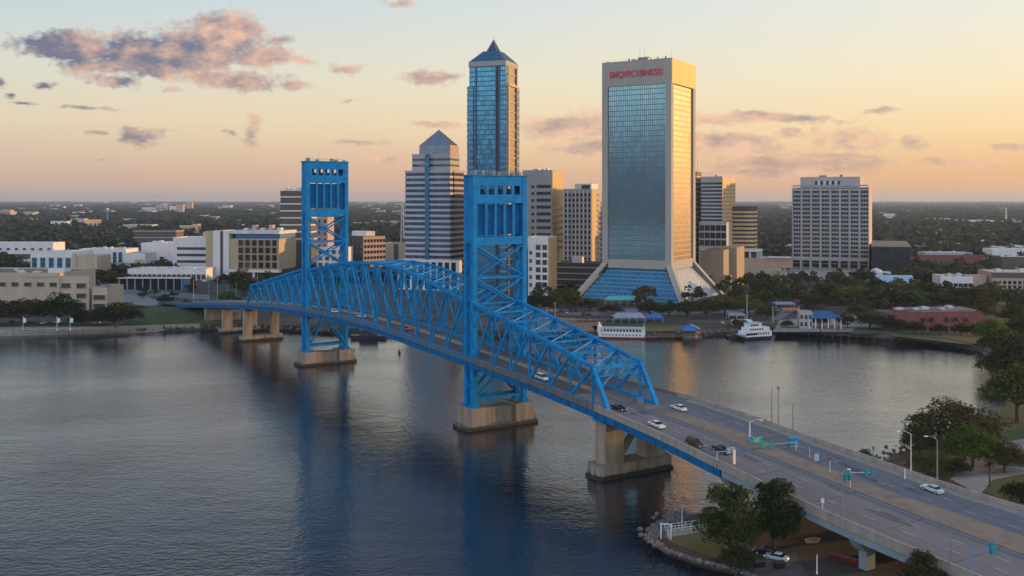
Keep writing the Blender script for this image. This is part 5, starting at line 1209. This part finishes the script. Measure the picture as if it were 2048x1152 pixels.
far_bld(1768,1790,428,437,'wall_white','white shed in the far woods right of the grey slab')
far_bld(1880,1900,437,445,'wall_white','white house in the right hand woods','roof_white')
far_bld(1918,1990,441,449,'wall_white','long white works building near the right edge')
far_bld(2000,2048,443,452,'wall_white','white works building cut by the right edge')
far_bld(1880,1892,460,468,'wall_beige','small beige house in the right hand woods')
for i,(px,y) in enumerate([(38,416),(80,415),(100,417),(170,416),(250,422),(430,412),(470,440),(735,411),(785,413),(800,416),(1760,425),(1812,422),(1840,420),(1990,414),(2000,416),(1820,452),(1935,470),(215,431),(320,409),(1775,436),(1860,430),(2020,431),(1550,428),(1530,446)]):
    far_bld(px, px+random.Random(i).uniform(7,16), y, y+3.4, 'wall_white', 'tiny pale roof showing among the far woods', group='pale roofs in the far woods')
FR = random.Random(77); FOOT_N = len(FOOT)
for i in range(70):
    px = FR.choice([FR.uniform(-10,560), FR.uniform(-10,560), FR.uniform(1480,2060), FR.uniform(690,810)]); yb = 404+FR.uniform(2,9)**1.9*.9; wp = FR.uniform(5,12)+(yb-400)*.22
    if blocked(px, 67*F/(yb-400), wp, 20): continue
    far_bld(px, px+wp, yb-FR.uniform(2.5,5)-(yb-400)*.05, yb, FR.choice(['wall_white','wall_white','wall_pink','wall_beige','wall_grey']), 'small pale building lying among the far woods', FR.choice(['roof_white','roof_white','roof_grey','roof_red']), group='small buildings among the far woods', th=FR.uniform(-10,50))
forest()
def lattice_mast(label, px, yb, ytop, wpx, m, top=None):
    p = gnd(px, yb, GZ); k = p.y/F; h = (yb-ytop)*k; w = wpx*k/2; r = thing('lattice_mast', label, 'mast', p)
    b = MB()
    for sx, sy in ((-1,-1),(1,-1),(1,1),(-1,1)): b.beam((sx*w,sy*w,0),(sx*w*.35,sy*w*.35,h),.5*k*1.2)
    for i in range(8):
        z0, z1 = h*i/8, h*(i+1)/8; f0, f1 = w*(1-.65*i/8), w*(1-.65*(i+1)/8)
        b.beam((-f0,-f0,z0),(f1,-f1,z1),.4*k); b.beam((f0,-f0,z0),(-f1,-f1,z1),.4*k); b.beam((-f1,-f1,z1),(f1,-f1,z1),.4*k)
    b.build('lattice',m,r)
    if top: MB().lathe([(w*1.0,h-.4*k),(w*1.8,h+1.2*k),(w*1.6,h+3*k),(.2,h+3.6*k)],10).build('lamp_head',top,r)
lattice_mast('red lattice mast with bright head among the left woods', 129, 449, 416, 3, 'roof_red', 'white_paint')
lattice_mast('grey mast with small white panel right of the sunlit yellow box', 215, 446, 420, 3, 'metal_grey', 'white_paint')
lattice_mast('pale scaffold tower just left of the stepped tower', 805, 505, 408, 8, 'metal_pale')
lattice_mast('thin lattice mast in the right hand woods', 2012, 448, 415, 2, 'metal_pale')
# ------------------------------------------------------------------ vehicles
CAR_RZ = math.atan2(BU.y, BU.x)
WHEEL = {}
def car(label, t=None, w=None, paint='car_white', rev=False, loc=None, rz=None, kind='saloon', group=None, name='parked_car'):
    if t is not None:
        loc = Pt(t, w, zg(t)+DK+.012); sl_ = (zg(t+2)-zg(t-2))/4/1.187; rz = CAR_RZ+(pi if rev else 0); name = 'car'
    r = thing(name, label, 'car', loc, rz, group)
    if t is not None: r.rotation_euler = Vector((1,0,0)).to_track_quat('X','Z').to_euler(); r.rotation_euler = (0, -math.atan(sl_)*(-1 if rev else 1), rz)
    L, Wc, Hc = (4.6,1.84,1.45) if kind == 'saloon' else (4.7,1.9,1.75)
    x = L/2
    prof = [(-x,.32),(-x,.75),(-x+.15,.92),(-x+.95,.98),(x-1.25,.95),(x-.25,.80),(x,.62),(x,.32)] if kind == 'saloon' else [(-x,.34),(-x,.85),(-x+.1,1.02),(x-1.2,1.02),(x-.2,.9),(x,.7),(x,.34)]
    MB().extr(prof, -Wc/2, Wc/2).build('body', paint, r, bevel=.07)
    a0, a1, b0, b1 = (-x+.75, x-1.15, -x+1.35, x-2.05) if kind == 'saloon' else (-x+.12, x-1.1, -x+.45, x-1.95)
    z0, z1 = .93, Hc
    MB().hexa([(a0,-.82,z0),(a1,-.82,z0),(a1,.82,z0),(a0,.82,z0),(b0,-.66,z1-.07),(b1,-.66,z1-.07),(b1,.66,z1-.07),(b0,.66,z1-.07)]).build('windows','car_glass',r)
    MB().hexa([(b0-.06,-.69,z1-.07),(b1+.06,-.69,z1-.07),(b1+.06,.69,z1-.07),(b0-.06,.69,z1-.07),(b0+.05,-.6,z1),(b1-.05,-.6,z1),(b1-.05,.6,z1),(b0+.05,.6,z1)]).build('roof',paint,r)
    if 'w' not in WHEEL:
        WHEEL['w'] = MB().tube((0,-.11,0),(0,.11,0),.33,n=14).mesh('tyre','tyre'); WHEEL['r'] = MB().tube((0,-.13,0),(0,.13,0),.19,n=10).mesh('rim','metal_pale')
    for sx in (-1,1):
        for sy in (-1,1):
            wh = bpy.data.objects.new('wheel', WHEEL['w']); COL.objects.link(wh); wh.parent = r; wh.location = (sx*(x-.85), sy*(Wc/2-.06), .33)
            rm = bpy.data.objects.new('rim', WHEEL['r']); COL.objects.link(rm); rm.parent = wh
    for sy in (-1,1):
        MB().box(x-.1,x+.03,sy*.68-.2,sy*.68+.2,.60,.74).build('headlight','head_lamp',r); MB().box(-x-.03,-x+.08,sy*.7-.17,sy*.7+.17,.70,.88).build('tail_light','tail_lamp',r)
    return r
car('white saloon heading uphill in the right hand carriageway near the truss end', 243.5, 19.3, 'car_white')
car('white saloon in the left carriageway nearest the median lane line', 236.0, 4.2, 'car_white', True)
car('dark brown hatchback close to the left parapet', 224.2, 3.4, 'car_brown', True, kind='van')
car('dark navy saloon in the middle of the left carriageway', 219.6, 6.4, 'car_black', True)
car('small dark car just leaving the truss portal', 248.6, 4.6, 'car_black', True)
car('pale blue white coupe alone in the right carriageway below the street lamps', 190.0, 32.0, 'car_pale')
car('white van under the truss seen between the diagonals', 277.3, 4.5, 'car_white', True, kind='van')
car('red car deep inside the long truss', 352, 6, 'car_red', True); car('white car deep inside the long truss behind the red one', 384, 6, 'car_white', True)
car('white car on the bridge beside the far tower leg', 405, 5, 'car_white', True)
p = gnd(1553,1120,NZ); car('silver car parked on the bare ground under the bridge', loc=p, rz=2.5, paint='car_pale')
p = gnd(1531,1108,NZ); car('dark car parked just behind the silver one under the bridge', loc=p, rz=2.7, paint='car_black')
CR = random.Random(4)
def park(px0, px1, y0, y1, n, where, z=GZ):
    for i in range(n):
        px = px0+(px1-px0)*(i+CR.random()*.5)/n; y = CR.uniform(y0,y1); p = gnd(px,y,z)
        q = CR.choice(['white','white','black','red','pale'])
        car({'white':'white','black':'black','red':'red','pale':'silver'}[q]+' car in the row of parked cars '+where, loc=p, rz=CR.choice([.1,1.6,1.5,3.1]), paint='car_'+q, group='parked cars '+where)
park(250,410,558,566,10,'in front of the open station'); park(1075,1190,622,632,8,'above the brick promenade'); park(1590,1625,600,625,6,'on the slope left of the pavilion')
park(1690,1745,640,652,7,'between pavilion and restaurant'); park(1780,1830,618,622,3,'behind the restaurant roof'); park(1440,1475,646,652,3,'behind the moored ferry'); park(20,210,640,648,7,'under the trees on the left bank')
park(1760,1800,540,546,3,'beside the domed kiosk')

# ------------------------------------------------------------------ boats
def excursion_boat():
    a, c = gnd(1197,677,0), gnd(1290,679,0); L = (c-a).length; r = thing('excursion_boat', 'long white two deck excursion boat with red hull moored at the lawn', 'boat', a, math.atan2(c.y-a.y,c.x-a.x)); k = a.y/F
    Wd = 6; MB().prism([(-4,Wd/2),(-1,.3),(L,0),(L+.5,Wd/2),(L,Wd),(-1,Wd-.3)], -.4, .9).build('hull','hull_red',r)
    MB().box(-.4,L,.3,Wd-.3,.9,3.0).build('lower_deck','white_paint',r); MB().box(1.6,L-.2,.5,Wd-.5,3.0,5.2).build('upper_deck','white_paint',r); MB().box(1.2,L,.2,Wd-.2,5.2,5.45).build('roof','roof_pale_blue',r)
    MB().box(-.6,1.2,.2,Wd-.2,3.0,6.4).build('wheelhouse','white_paint',r); MB().tube((.2,Wd/2,6.4),(.2,Wd/2,8.0),.5,.4,8).build('funnel','white_paint',r); MB().tube((L-.6,Wd/2,5.4),(L-.6,Wd/2,8.4),.14,.08,6).build('mast','white_paint',r)
    m1 = MB().box(0,1.1,.38,.52,0,1.2).mesh('window','window_dark'); m2 = MB().box(0,.7,.2,.32,0,.7).mesh('window','window_dark')
    for i in range(12): o = bpy.data.objects.new('window', m1); COL.objects.link(o); o.parent = r; o.location = (2.6+i*(L-4)/12, 0, 3.6)
    for i in range(12): o = bpy.data.objects.new('window', m2); COL.objects.link(o); o.parent = r; o.location = (1.8+i*(L-3)/12, 0, 1.6)
    q = MB().beam((0,.3,3.9),(L,.3,3.9),.07)
    q.build('rail','metal_pale',r)
excursion_boat()
def ferry():
    a, c = gnd(1488,681,0), gnd(1545,677,0); L = (c-a).length; r = thing('ferry', 'white three deck tour ferry with dark hull moored by the quay', 'boat', a, math.atan2(c.y-a.y,c.x-a.x)); Wd = 7
    MB().hexa([(1.2,.8,-.5),(L-1,.5,-.5),(L-1,Wd-.5,-.5),(1.2,Wd-.8,-.5),(-.5,.3,1.5),(L,0,1.3),(L,Wd,1.3),(-.5,Wd-.3,1.5)]).build('hull','hull_dark',r)
    MB().box(1.5,L-.2,.25,Wd-.25,1.35,4.0).build('main_deck','white_paint',r); MB().box(3.2,L-1.4,.5,Wd-.5,4.0,5.9).build('upper_deck','white_paint',r); MB().box(4.6,L*.66,1.0,Wd-1.0,5.9,7.9).build('bridge_deck','white_paint',r)
    MB().box(2.6,L-.8,.1,Wd-.1,4.0,4.15).build('deck_edge','white_paint',r); MB().box(4.2,L*.7,.7,Wd-.7,7.9,8.1).build('roof','roof_pale_blue',r)
    MB().box(-.3,2,.3,Wd-.3,2.3,2.6).build('bow_rail','roof_pale_blue',r)
    m1 = MB().box(0,.9,-.08,.1,0,.9).mesh('window','window_dark')
    for i in range(5): o = bpy.data.objects.new('window', m1); COL.objects.link(o); o.parent = r; o.location = (L*.5+i*1.5, .25, 2.4)
    for i in range(6): o = bpy.data.objects.new('window', m1); COL.objects.link(o); o.parent = r; o.location = (4+i*1.45, .5, 4.6)
    for i in range(4): o = bpy.data.objects.new('window', m1); COL.objects.link(o); o.parent = r; o.location = (5+i*1.2, 1.0, 6.6)
    MB().box(1.6,L*.48,.17,.24,2.2,3.3).build('open_deck','window_dark',r); MB().tube((7,Wd/2,8),(7,Wd/2,11),.1,.05,6).build('mast','white_paint',r); MB().tube((L*.75,Wd/2,5.9),(L*.75,Wd/2,7.6),.5,.45,8).build('funnel','hull_dark',r)
    q = MB()
    for i in range(10): q.tube((3+i*1.2,.3,4.1),(3+i*1.2,.3,5),.04,n=4)
    q.build('rail','metal_pale',r)
ferry()
def barge(label, px0, px1, py, m, cabin=None, h=1.4):
    a, c = gnd(px0,py,0), gnd(px1,py,0); L = (c-a).length; r = thing('work_barge', label, 'boat', a, math.atan2(c.y-a.y,c.x-a.x))
    MB().hexa([(.8,0,-.4),(L-.8,0,-.4),(L-.8,6,-.4),(.8,6,-.4),(0,-.2,h),(L,-.2,h),(L,6.2,h),(0,6.2,h)]).build('hull',m,r); q = MB()
    for i in range(7): q.tube((L*(i+.3)/7,0,h),(L*(i+.3)/7,0,h+1),.06,n=4)
    q.beam((0,0,h+1),(L,0,h+1),.07); q.build('rail','metal_grey',r)
    if cabin: MB().box(L*.25,L*.75,1,5,h,h+2.6).build('cabin',cabin,r); MB().box(L*.23,L*.77,.8,5.2,h+2.6,h+2.8).build('cabin_roof','roof_grey',r)
barge('low dark work barge moored left of the white ferry', 1455, 1490, 677, 'hull_dark', 'wall_brown')
barge('dark barge moored beyond the far bridge tower under the truss', 700, 772, 679, 'hull_dark', 'wall_dark', 1.8)
def hut_boat():
    a, c = gnd(1367,681,0), gnd(1404,681,0); L = (c-a).length; r = thing('houseboat', 'small floating hut with blue awning roof and orange gear on deck', 'boat', a, 0); 
    MB().box(0,L,0,6,-.3,.8).build('hull','hull_dark',r)
    for x in (.3,L*.5,L-.5): MB().box(x,x+.25,.3,.6,.8,5.2).box(x,x+.25,5.4,5.7,.8,5.2).build('post','wood',r)
    MB().box(.3,L*.62,1,5.4,.8,3.6).build('cabin','wood',r)
    MB().add([(-.4,-.4,5.0),(L*.78,-.4,5.0),(L*.78,6.4,5.0),(-.4,6.4,5.0),(L*.3,3,7.4),(L*.55,3,7.4)],[(3,2,1,0),(0,1,5,4),(1,2,5),(2,3,4,5),(3,0,4)]).build('awning','awning_blue',r)
    MB().beam((L*.38,1,8.2),(L*.92,1,5.6),.4).build('boom','metal_pale',r); MB().lathe([(.9,.8),(1.1,1.8),(.7,2.6),(.2,3.0)],8,(L*.72,.9)).build('gear','orange',r); MB().box(L*.66,L*.95,.5,2.4,3.4,4.4).build('net_bundle','orange',r)
    q = MB(); q.beam((0,-.02,1.8),(L,-.02,1.8),.08)
    for i in range(9): q.tube((L*i/8,0,.8),(L*i/8,0,1.8),.05,n=4)
    q.build('rail','metal_pale',r)
hut_boat()
def buoy():
    p = gnd(799,706,0); r = thing('channel_buoy', 'small orange and dark buoy floating beyond the long truss', 'buoy', p)
    MB().lathe([(.5,-.4),(.75,.2),(.5,.8),(.28,1.6)],10).build('float','hull_dark',r); MB().lathe([(.28,1.6),(.2,2.4),(.05,2.8)],8).build('top_mark','orange',r)
buoy()
def dock(label, p0, p1, wd, m='wood', z=1.4):
    a, c = gnd(*p0,0), gnd(*p1,0); L = (c-a).length; r = thing('dock', label, 'dock', a, math.atan2(c.y-a.y,c.x-a.x)); MB().box(0,L,0,wd,z-.25,z).build('decking',m,r)
    n = int(L/4)
    for i in range(n+1):
        for y in (.25,wd-.25): MB().tube((L*i/max(n,1),y,-2),(L*i/max(n,1),y,z+.9),.18,n=7).build('pile','wood',r)
    q = MB(); q.beam((0,.1,z+1),(L,.1,z+1),.09)
    for i in range(int(L/1.4)): q.beam((i*1.4,.1,z),(i*1.4,.1,z+1),.07)
    q.build('rail','metal_grey',r)
dock('timber dock with railing right of the excursion boat', (1291,680), (1366,678), 3)
dock('timber boardwalk along the quay right of the ferry', (1552,668), (1800,683), 4)
dock('short timber dock left of the excursion boat', (1150,676), (1196,677), 3)

# ------------------------------------------------------------------ street furniture
def pole_h(px, y0, y1, Y): return (y0-y1)/F*Y
def street_lamp(label, base, h, rz, arm=2.6, m='metal_pale', name='street_lamp'):
    r = thing(name, label, 'street lamp', base, rz); MB().tube((0,0,-.2),(0,0,h),.18,.12,8).build('pole',m,r); MB().tube((0,0,-.1),(0,0,.5),.24,.22,8).build('base',m,r)
    pts = [Vector((-arm*s,0,h+.9*sin(s*pi*.55))) for s in (0,.25,.5,.75,1)]; MB().path(pts,.07).build('arm',m,r)
    e = pts[-1]; MB().hexa([(e.x-.7,-.18,e.z-.1),(e.x+.1,-.14,e.z-.1),(e.x+.1,.14,e.z-.1),(e.x-.7,.18,e.z-.1),(e.x-.6,-.1,e.z+.08),(e.x+.05,-.08,e.z+.08),(e.x+.05,.08,e.z+.08),(e.x-.6,.1,e.z+.08)]).build('lamp_head','white_paint',r)
    return r
def on(t, w, dz=0): return Pt(t, w, zg(t)+DK+dz)
street_lamp('pale blue street lamp on the far parapet, left one of the pair', on(196.5, fR(196.5)+.16, 1.2), 7.9, .25, 2.8)
street_lamp('grey street lamp on the far parapet, right one of the pair', on(191.5, fR(191.5)+.16, 1.2), 8.4, .1, 2.2, 'metal_grey')
street_lamp('white street lamp standing on the median above the green sign', on(221.5, 17.6, .22), 4.4, pi-.6, 2.4, 'white_paint')
street_lamp('grey lamp pole at the near parapet with arm over the left carriageway', on(187.6, .2, 1.2), 8.0, pi+.3, 1.2, 'metal_grey')
street_lamp('small lamp behind the trees in the right hand park', gnd(1933,938,NZ), 5.2, .3, 1.6)
def plain_pole(label, base, h, m='metal_grey', name='pole', top=None, cat='pole'):
    r = thing(name, label, cat, base); MB().tube((0,0,-.2),(0,0,h),.15,.09,7).build('shaft',m,r)
    MB().tube((0,0,-.1),(0,0,.4),.2,.18,7).build('base',m,r)
    if top: MB().box(-.3,.3,-.08,.08,h-.9,h-.1).build('top_box',top,r)
    return r
plain_pole('thin pole on the far parapet left of the paired thin poles', on(240.5, fR(240.5), 1.2), 5.6)
plain_pole('left of two close thin poles on the far parapet', on(226.6, fR(226.6), 1.2), 8.6); plain_pole('right of two close thin poles on the far parapet', on(225, fR(225), 1.2), 9.2, top='metal_grey')
plain_pole('thin pole on the far parapet right of the paired thin poles', on(221.5, fR(221.5), 1.2), 6.2)
plain_pole('grey pole on the near parapet by the bottom edge', on(168.6, .2, 1.2), 6.6)
plain_pole('short signal pole with cyan head on the far parapet', on(204, fR(204), 1.2), 2.6, top='sign_cyan')
plain_pole('slim dark signpost on the median', on(203.8, 20.0, .2), 3.4, 'metal_pale', top='wall_dark'); plain_pole('little white post in the right carriageway edge', on(196.2, 33.2), 2.2, 'white_paint')
plain_pole('white marker post with round head by the near parapet', on(192.0, 1.0, .2), 2.6, 'metal_pale', top='white_paint')
plain_pole('slim beige post on the median between the signals', on(211, 23.5), 2.4, 'wall_beige'); plain_pole('white post standing on the ground under the bridge', gnd(1634,1148,NZ), 3.6, 'white_paint')
def sign_board(label, base, rz, wd, ht, z, m, text=None, name='road_sign'):
    r = thing(name, label, 'sign', base, rz)
    for x in (-wd*.38, wd*.38): MB().tube((x,.09,-.1),(x,.09,z+ht),.07,n=6).build('post','metal_grey',r)
    MB().box(-wd/2,wd/2,-.05,.05,z,z+ht).build('panel',m,r); MB().box(-wd/2-.08,wd/2+.08,-.02,.1,z+ht,z+ht+.08).build('panel_edge','metal_pale',r)
    if text:
        cu = bpy.data.curves.new('lettering','FONT'); cu.body = text; cu.size = ht*1.0; cu.extrude = .02; cu.align_x = 'CENTER'; o0 = bpy.data.objects.new('lettering',cu); COL.objects.link(o0); bpy.context.view_layer.update()
        me = bpy.data.meshes.new_from_object(o0); bpy.data.objects.remove(o0); me.materials.clear(); me.materials.append(MATS['white_paint'])
        o = bpy.data.objects.new('lettering', me); COL.objects.link(o); o.parent = r; o.rotation_euler = (pi/2,0,0); o.location = (0,-.08,z+ht*.15)
    return r
FACE = BRZ-.35
sign_board('green road sign with white letters on the median below the white lamp', on(219.5, 17.5, .2), FACE, 2.9, 1.25, .5, 'sign_green', 'UC')
sign_board('blue end panel joined to the left of the green road sign', on(219.9, 15.9, .2), FACE, .7, 1.5, .4, 'sign_blue')
sign_board('narrow white and pale blue sign panel by the near parapet', on(213.2, 2.7, .2), FACE+.5, .8, 3.0, .3, 'metal_pale'); sign_board('pale blue box sign right of the cyan cabinet', on(208.6, 22.5), FACE, 1.1, 1.5, .3, 'roof_pale_blue')
def signal_mast(label, base, rz, h, arm, head='sign_cyan', drop=0, m='metal_pale', big=1.0):
    r = thing('signal_mast', label, 'traffic signal', base, rz); MB().tube((0,0,-.2),(0,0,h),.13,.09,8).build('pole',m,r); MB().tube((0,0,h-.25),(arm,0,h-.25+drop),.09,.06,7).build('arm',m,r)
    z = h-.25+drop
    for k, f in enumerate((.98,.72)): 
        q = MB().box(arm*f-.28*big,arm*f+.28*big,-.25,.25,z-.6*big,z+.5*big); q.box(arm*f-.42*big,arm*f+.42*big,.25,.3,z-.75*big,z+.65*big); q.build('signal_head',head,r)
        if big > 1.2: break
    return r
signal_mast('signal mast whose cyan head hangs beside the far median kerb', on(197.5, 17.3, .2), FACE-.25, 3.2, 4.6); signal_mast('tall grey signal pole at the near parapet under the long arm', on(188.9, .2, 1.2), FACE+.1, 6.8, 3.4, drop=.2, m='metal_grey')
signal_mast('bent arm signal with blue base and cyan box at the lower right', on(166.4, 1.6, .2), FACE+.15, 3.4, 5.2, 'sign_cyan', .3, 'sign_blue', 1.5); signal_mast('signal mast with long pale arm over the left carriageway beside the green sign', on(214.8, 24.2), FACE+pi, 2.0, 8.6, 'sign_green', -.1)
signal_mast('low signal arm by the near parapet joint', on(215.4, .2, 1.2), FACE+.1, 1.6, 4.0, 'metal_pale', .1)
def cabinet(label, base, m, s=1.0):
    r = thing('signal_cabinet', label, 'cabinet', base, FACE); MB().box(-1.0*s,1.0*s,-.5*s,.5*s,.25,1.7*s).build('housing',m,r,bevel=.06); MB().box(-1.1*s,1.1*s,-.6*s,.6*s,1.702*s,1.82*s).build('lid','sign_blue',r); MB().box(-.9*s,.9*s,-.45*s,.45*s,-.1,.25).build('plinth','concrete',r); MB().box(-.1,.8*s,-.54*s,-.5*s,.4,1.5*s).build('door','sign_blue',r)
cabinet('big cyan cabinet behind the end of the long signal arm', on(216.5, 25.6), 'sign_cyan', 1.15); cabinet('blue box on the median at the end of the right truss', on(250.6, 13.6, .2), 'sign_blue', .8)
def mast_pole(label, px, yb, yt, m='metal_pale', z=GZ, flag=None):
    p = gnd(px,yb,z); h = (yb-yt)/F*p.y; r = thing('flagpole', label, 'pole', p); MB().tube((0,0,-.3),(0,0,h),.22,.12,7).build('shaft',m,r); MB().lathe([(.28,h),(.3,h+.3),(.1,h+.5)],8).build('finial',m,r)
    if flag: MB().box(.1,1.6,-.04,.04,h-2.6,h-.3).build('banner',flag,r)
mast_pole('tall pale pole rising behind the ferry', 1494, 648, 592); mast_pole('shorter pale pole right of the ferry mast', 1546, 646, 615); mast_pole('white pole in the quay right of the ferry', 1598, 655, 616); mast_pole('tall pale pole right of the nearer bridge tower', 1110, 650, 606,'wall_tan_and_sunlit'); mast_pole('stubbier tan pole beside the tall pale one near the bridge tower', 1094, 640, 616,'wall_tan_and_sunlit')
for px, yt, l in ((387,560,'first lamp pole from the left along the bridge ramp'),(417,557,'second lamp pole along the bridge ramp'),(435,553,'orange lit pole on the bridge ramp, brightest'),(455,570,'fourth pole along the bridge ramp, near the truss'),(473,568,'pole at the truss start on the ramp')): mast_pole(l, px, 606, yt, 'wall_tan_and_sunlit' if 'orange' in l else 'metal_grey')
mast_pole('pale square topped pole in front of the tan hall', 515, 606, 545, 'wall_beige')
for i, px in enumerate((46,114,140)): mast_pole(['left white banner pole on the promenade','middle white banner pole on the promenade','right white banner pole on the promenade'][i], px, 660, 635, 'metal_pale', flag='white_paint')
def railing(label, pts, z, h=1.1, m='white_paint', sp=1.6, name='railing'):
    q = MB(); P = [gnd(*p, z) for p in pts]
    for a, c in zip(P, P[1:]):
        L = (c-a).length; n = max(1, int(L/sp))
        for k in (h, h*.55, h*.2): q.beam(a+Vector((0,0,k)), c+Vector((0,0,k)), .08)
        for i in range(n+1): p = a.lerp(c, i/n); q.beam(p, p+Vector((0,0,h)), .12)
    tag(q.build(name, m), label, 'railing')
railing('long pale railing along the left bank promenade', [(-60,667),(120,663),(262,661)], GZ, 1.3, 'metal_pale', 3)
railing('white railing of the walkway on the near point', [(1330,1062),(1412,1050)], NZ, 1.3); railing('white railing on the lower side of the near walkway', [(1338,1080),(1335,1066),(1412,1056)], NZ, 1.3)
def gate():
    p = gnd(1322,1078,NZ); r = thing('gate', 'white framed gate at the tip of the near walkway', 'gate', p, -.2)
    for x in (0,2.0): MB().box(x-.12,x+.12,-.12,.12,-.5,3.0).build('post','white_paint',r)
    MB().box(-.2,2.2,-.14,.14,3.0,3.2).build('lintel','white_paint',r); q = MB()
    for i in range(7): q.box(.2+i*.26,.26+i*.26,-.03,.03,.2,2.2)
    q.build('leaf','metal_grey',r)
gate()
sheetp = [(1330,1076),(1414,1062),(1412,1048),(1332,1060)]; flat('walkway', sheetp, NZ+.05, 'path_grey')
plain_pole('slim lamp post by the near walkway', gnd(1364,1062,NZ), 5.2, 'metal_pale')
def beached(label, px, y, L, rz, m):
    r = thing('rowing_boat', label, 'boat', gnd(px,y,NZ), rz); n = 9
    rim = [(L/2*math.cos(pi*i/(n-1)), .75*math.sin(pi*i/(n-1))) for i in range(n)]+[(-L/2*math.cos(pi*i/(n-1)), -.75*math.sin(pi*i/(n-1))) for i in range(1,n-1)]
    k = len(rim); b = MB(); b.add([(x*.85,y*.6,0) for x,y in rim]+[(x,y,.75) for x,y in rim]+[(x*.92,y*.85,.75) for x,y in rim]+[(x*.8,y*.55,.12) for x,y in rim], [tuple(range(k-1,-1,-1))]+[(j*k+i,j*k+(i+1)%k,(j+1)*k+(i+1)%k,(j+1)*k+i) for j in range(3) for i in range(k)]+[tuple(range(3*k,4*k))]); b.build('hull',m,r)
    for x in (-L*.2,L*.15): MB().box(x-.15,x+.15,-.6,.6,.5,.56).build('thwart','wood',r)
beached('long pale boat hull lying on the bare ground under the bridge', 1690, 1122, 7.5, -.75, 'hull_red'); beached('small pale boat shape alone on the ground under the bridge', 1625, 1085, 3.4, .2, 'wall_beige')
for px, y, l in ((1518,1128,'dark rubbish skip left of the path under the bridge'),(1558,1130,'dark rubbish skip right of the path under the bridge')):
    r = thing('rubbish_skip', l, 'skip', gnd(px,y+6,NZ), .2); MB().hexa([(-.8,-.5,0),(.8,-.5,0),(.8,.5,0),(-.8,.5,0),(-1.1,-.7,1.1),(1.1,-.7,1.1),(1.1,.7,1.1),(-1.1,.7,1.1)]).build('bin','hull_dark',r); MB().box(-1.15,1.15,-.75,.75,1.1,1.2).build('lid','wall_dark',r)
# tents and awnings on the museum lawn
def tent(label, px0, px1, y, m, hh=3.2, d=9, peak=2.0, name='market_tent'):
    a, c = gnd(px0,y,GZ), gnd(px1,y,GZ); L = (c-a).length; r = thing(name, label, 'tent', a, math.atan2(c.y-a.y,c.x-a.x))
    MB().add([(-.3,-.3,hh),(L+.3,-.3,hh),(L+.3,d,hh),(-.3,d,hh),(L*.12,d/2,hh+peak),(L*.88,d/2,hh+peak),(-.3,-.3,hh-.6),(L+.3,-.3,hh-.6)],[(0,1,5,4),(1,2,5),(2,3,4,5),(3,0,4),(0,6,7,1)]).build('canopy',m,r); n = max(2,int(L/4))
    for i in range(n+1):
        for yy in (.1,d-.3): MB().tube((L*i/n,yy,-.2),(L*i/n,yy,hh),.1,n=5).build('pole','metal_pale',r)
tent('broad grey blue tent behind the lawn above the excursion boat', 1228, 1290, 646, 'tent_grey'); tent('small bright blue tent right of the grey blue one', 1292, 1326, 644, 'awning_blue', 2.6, 6, 1.2); tent('teal awning under the blue atrium glass', 1212, 1284, 612, 'awning_teal', 4.2, 10, 1.6)
tent('dark long tent left of the grey blue one', 1150, 1226, 644, 'wall_dark', 2.6, 6, .8); tent('pale metal canopy among the trees behind the ferry', 1458, 1490, 640, 'tent_grey', 3, 7, .8)
tent('white striped awning stall behind the ferry', 1468, 1505, 652, 'white_paint', 2.6, 6, .7); tent('small red canopy left of the dark trees by the quay', 1548, 1562, 604, 'hull_red', 3, 7, 1); tent('second red canopy nearer the quay', 1588, 1604, 616, 'hull_red', 3, 7, 1.2); tent('pale grey canopy roof between the two red ones', 1552, 1590, 617, 'tent_grey', 3, 9, .8); tent('orange canopy beneath the pale grey one', 1566, 1598, 626, 'orange', 2.4, 5, .5)
# ------------------------------------------------------------------ air
hz = MB().box(-15100,15100,-260,30100,-8,192).mesh('haze',[]) if False else None
def haze():
    b = MB().box(-15100,15100,-12100,30100,-8,193); m = bpy.data.materials.new('haze'); m.use_nodes = True; g = NT(m.node_tree); out = g.n('ShaderNodeOutputMaterial')
    v = g.n('ShaderNodeVolumePrincipled', {'Color': (.58,.76,1.0,1), 'Density': HAZE, 'Anisotropy': .2}); g.t.links.new(v.outputs[0], out.inputs['Volume']); MATS['haze'] = m
    tag(b.build('haze','haze'), kind='stuff')
HAZE = 4.5e-5
haze()
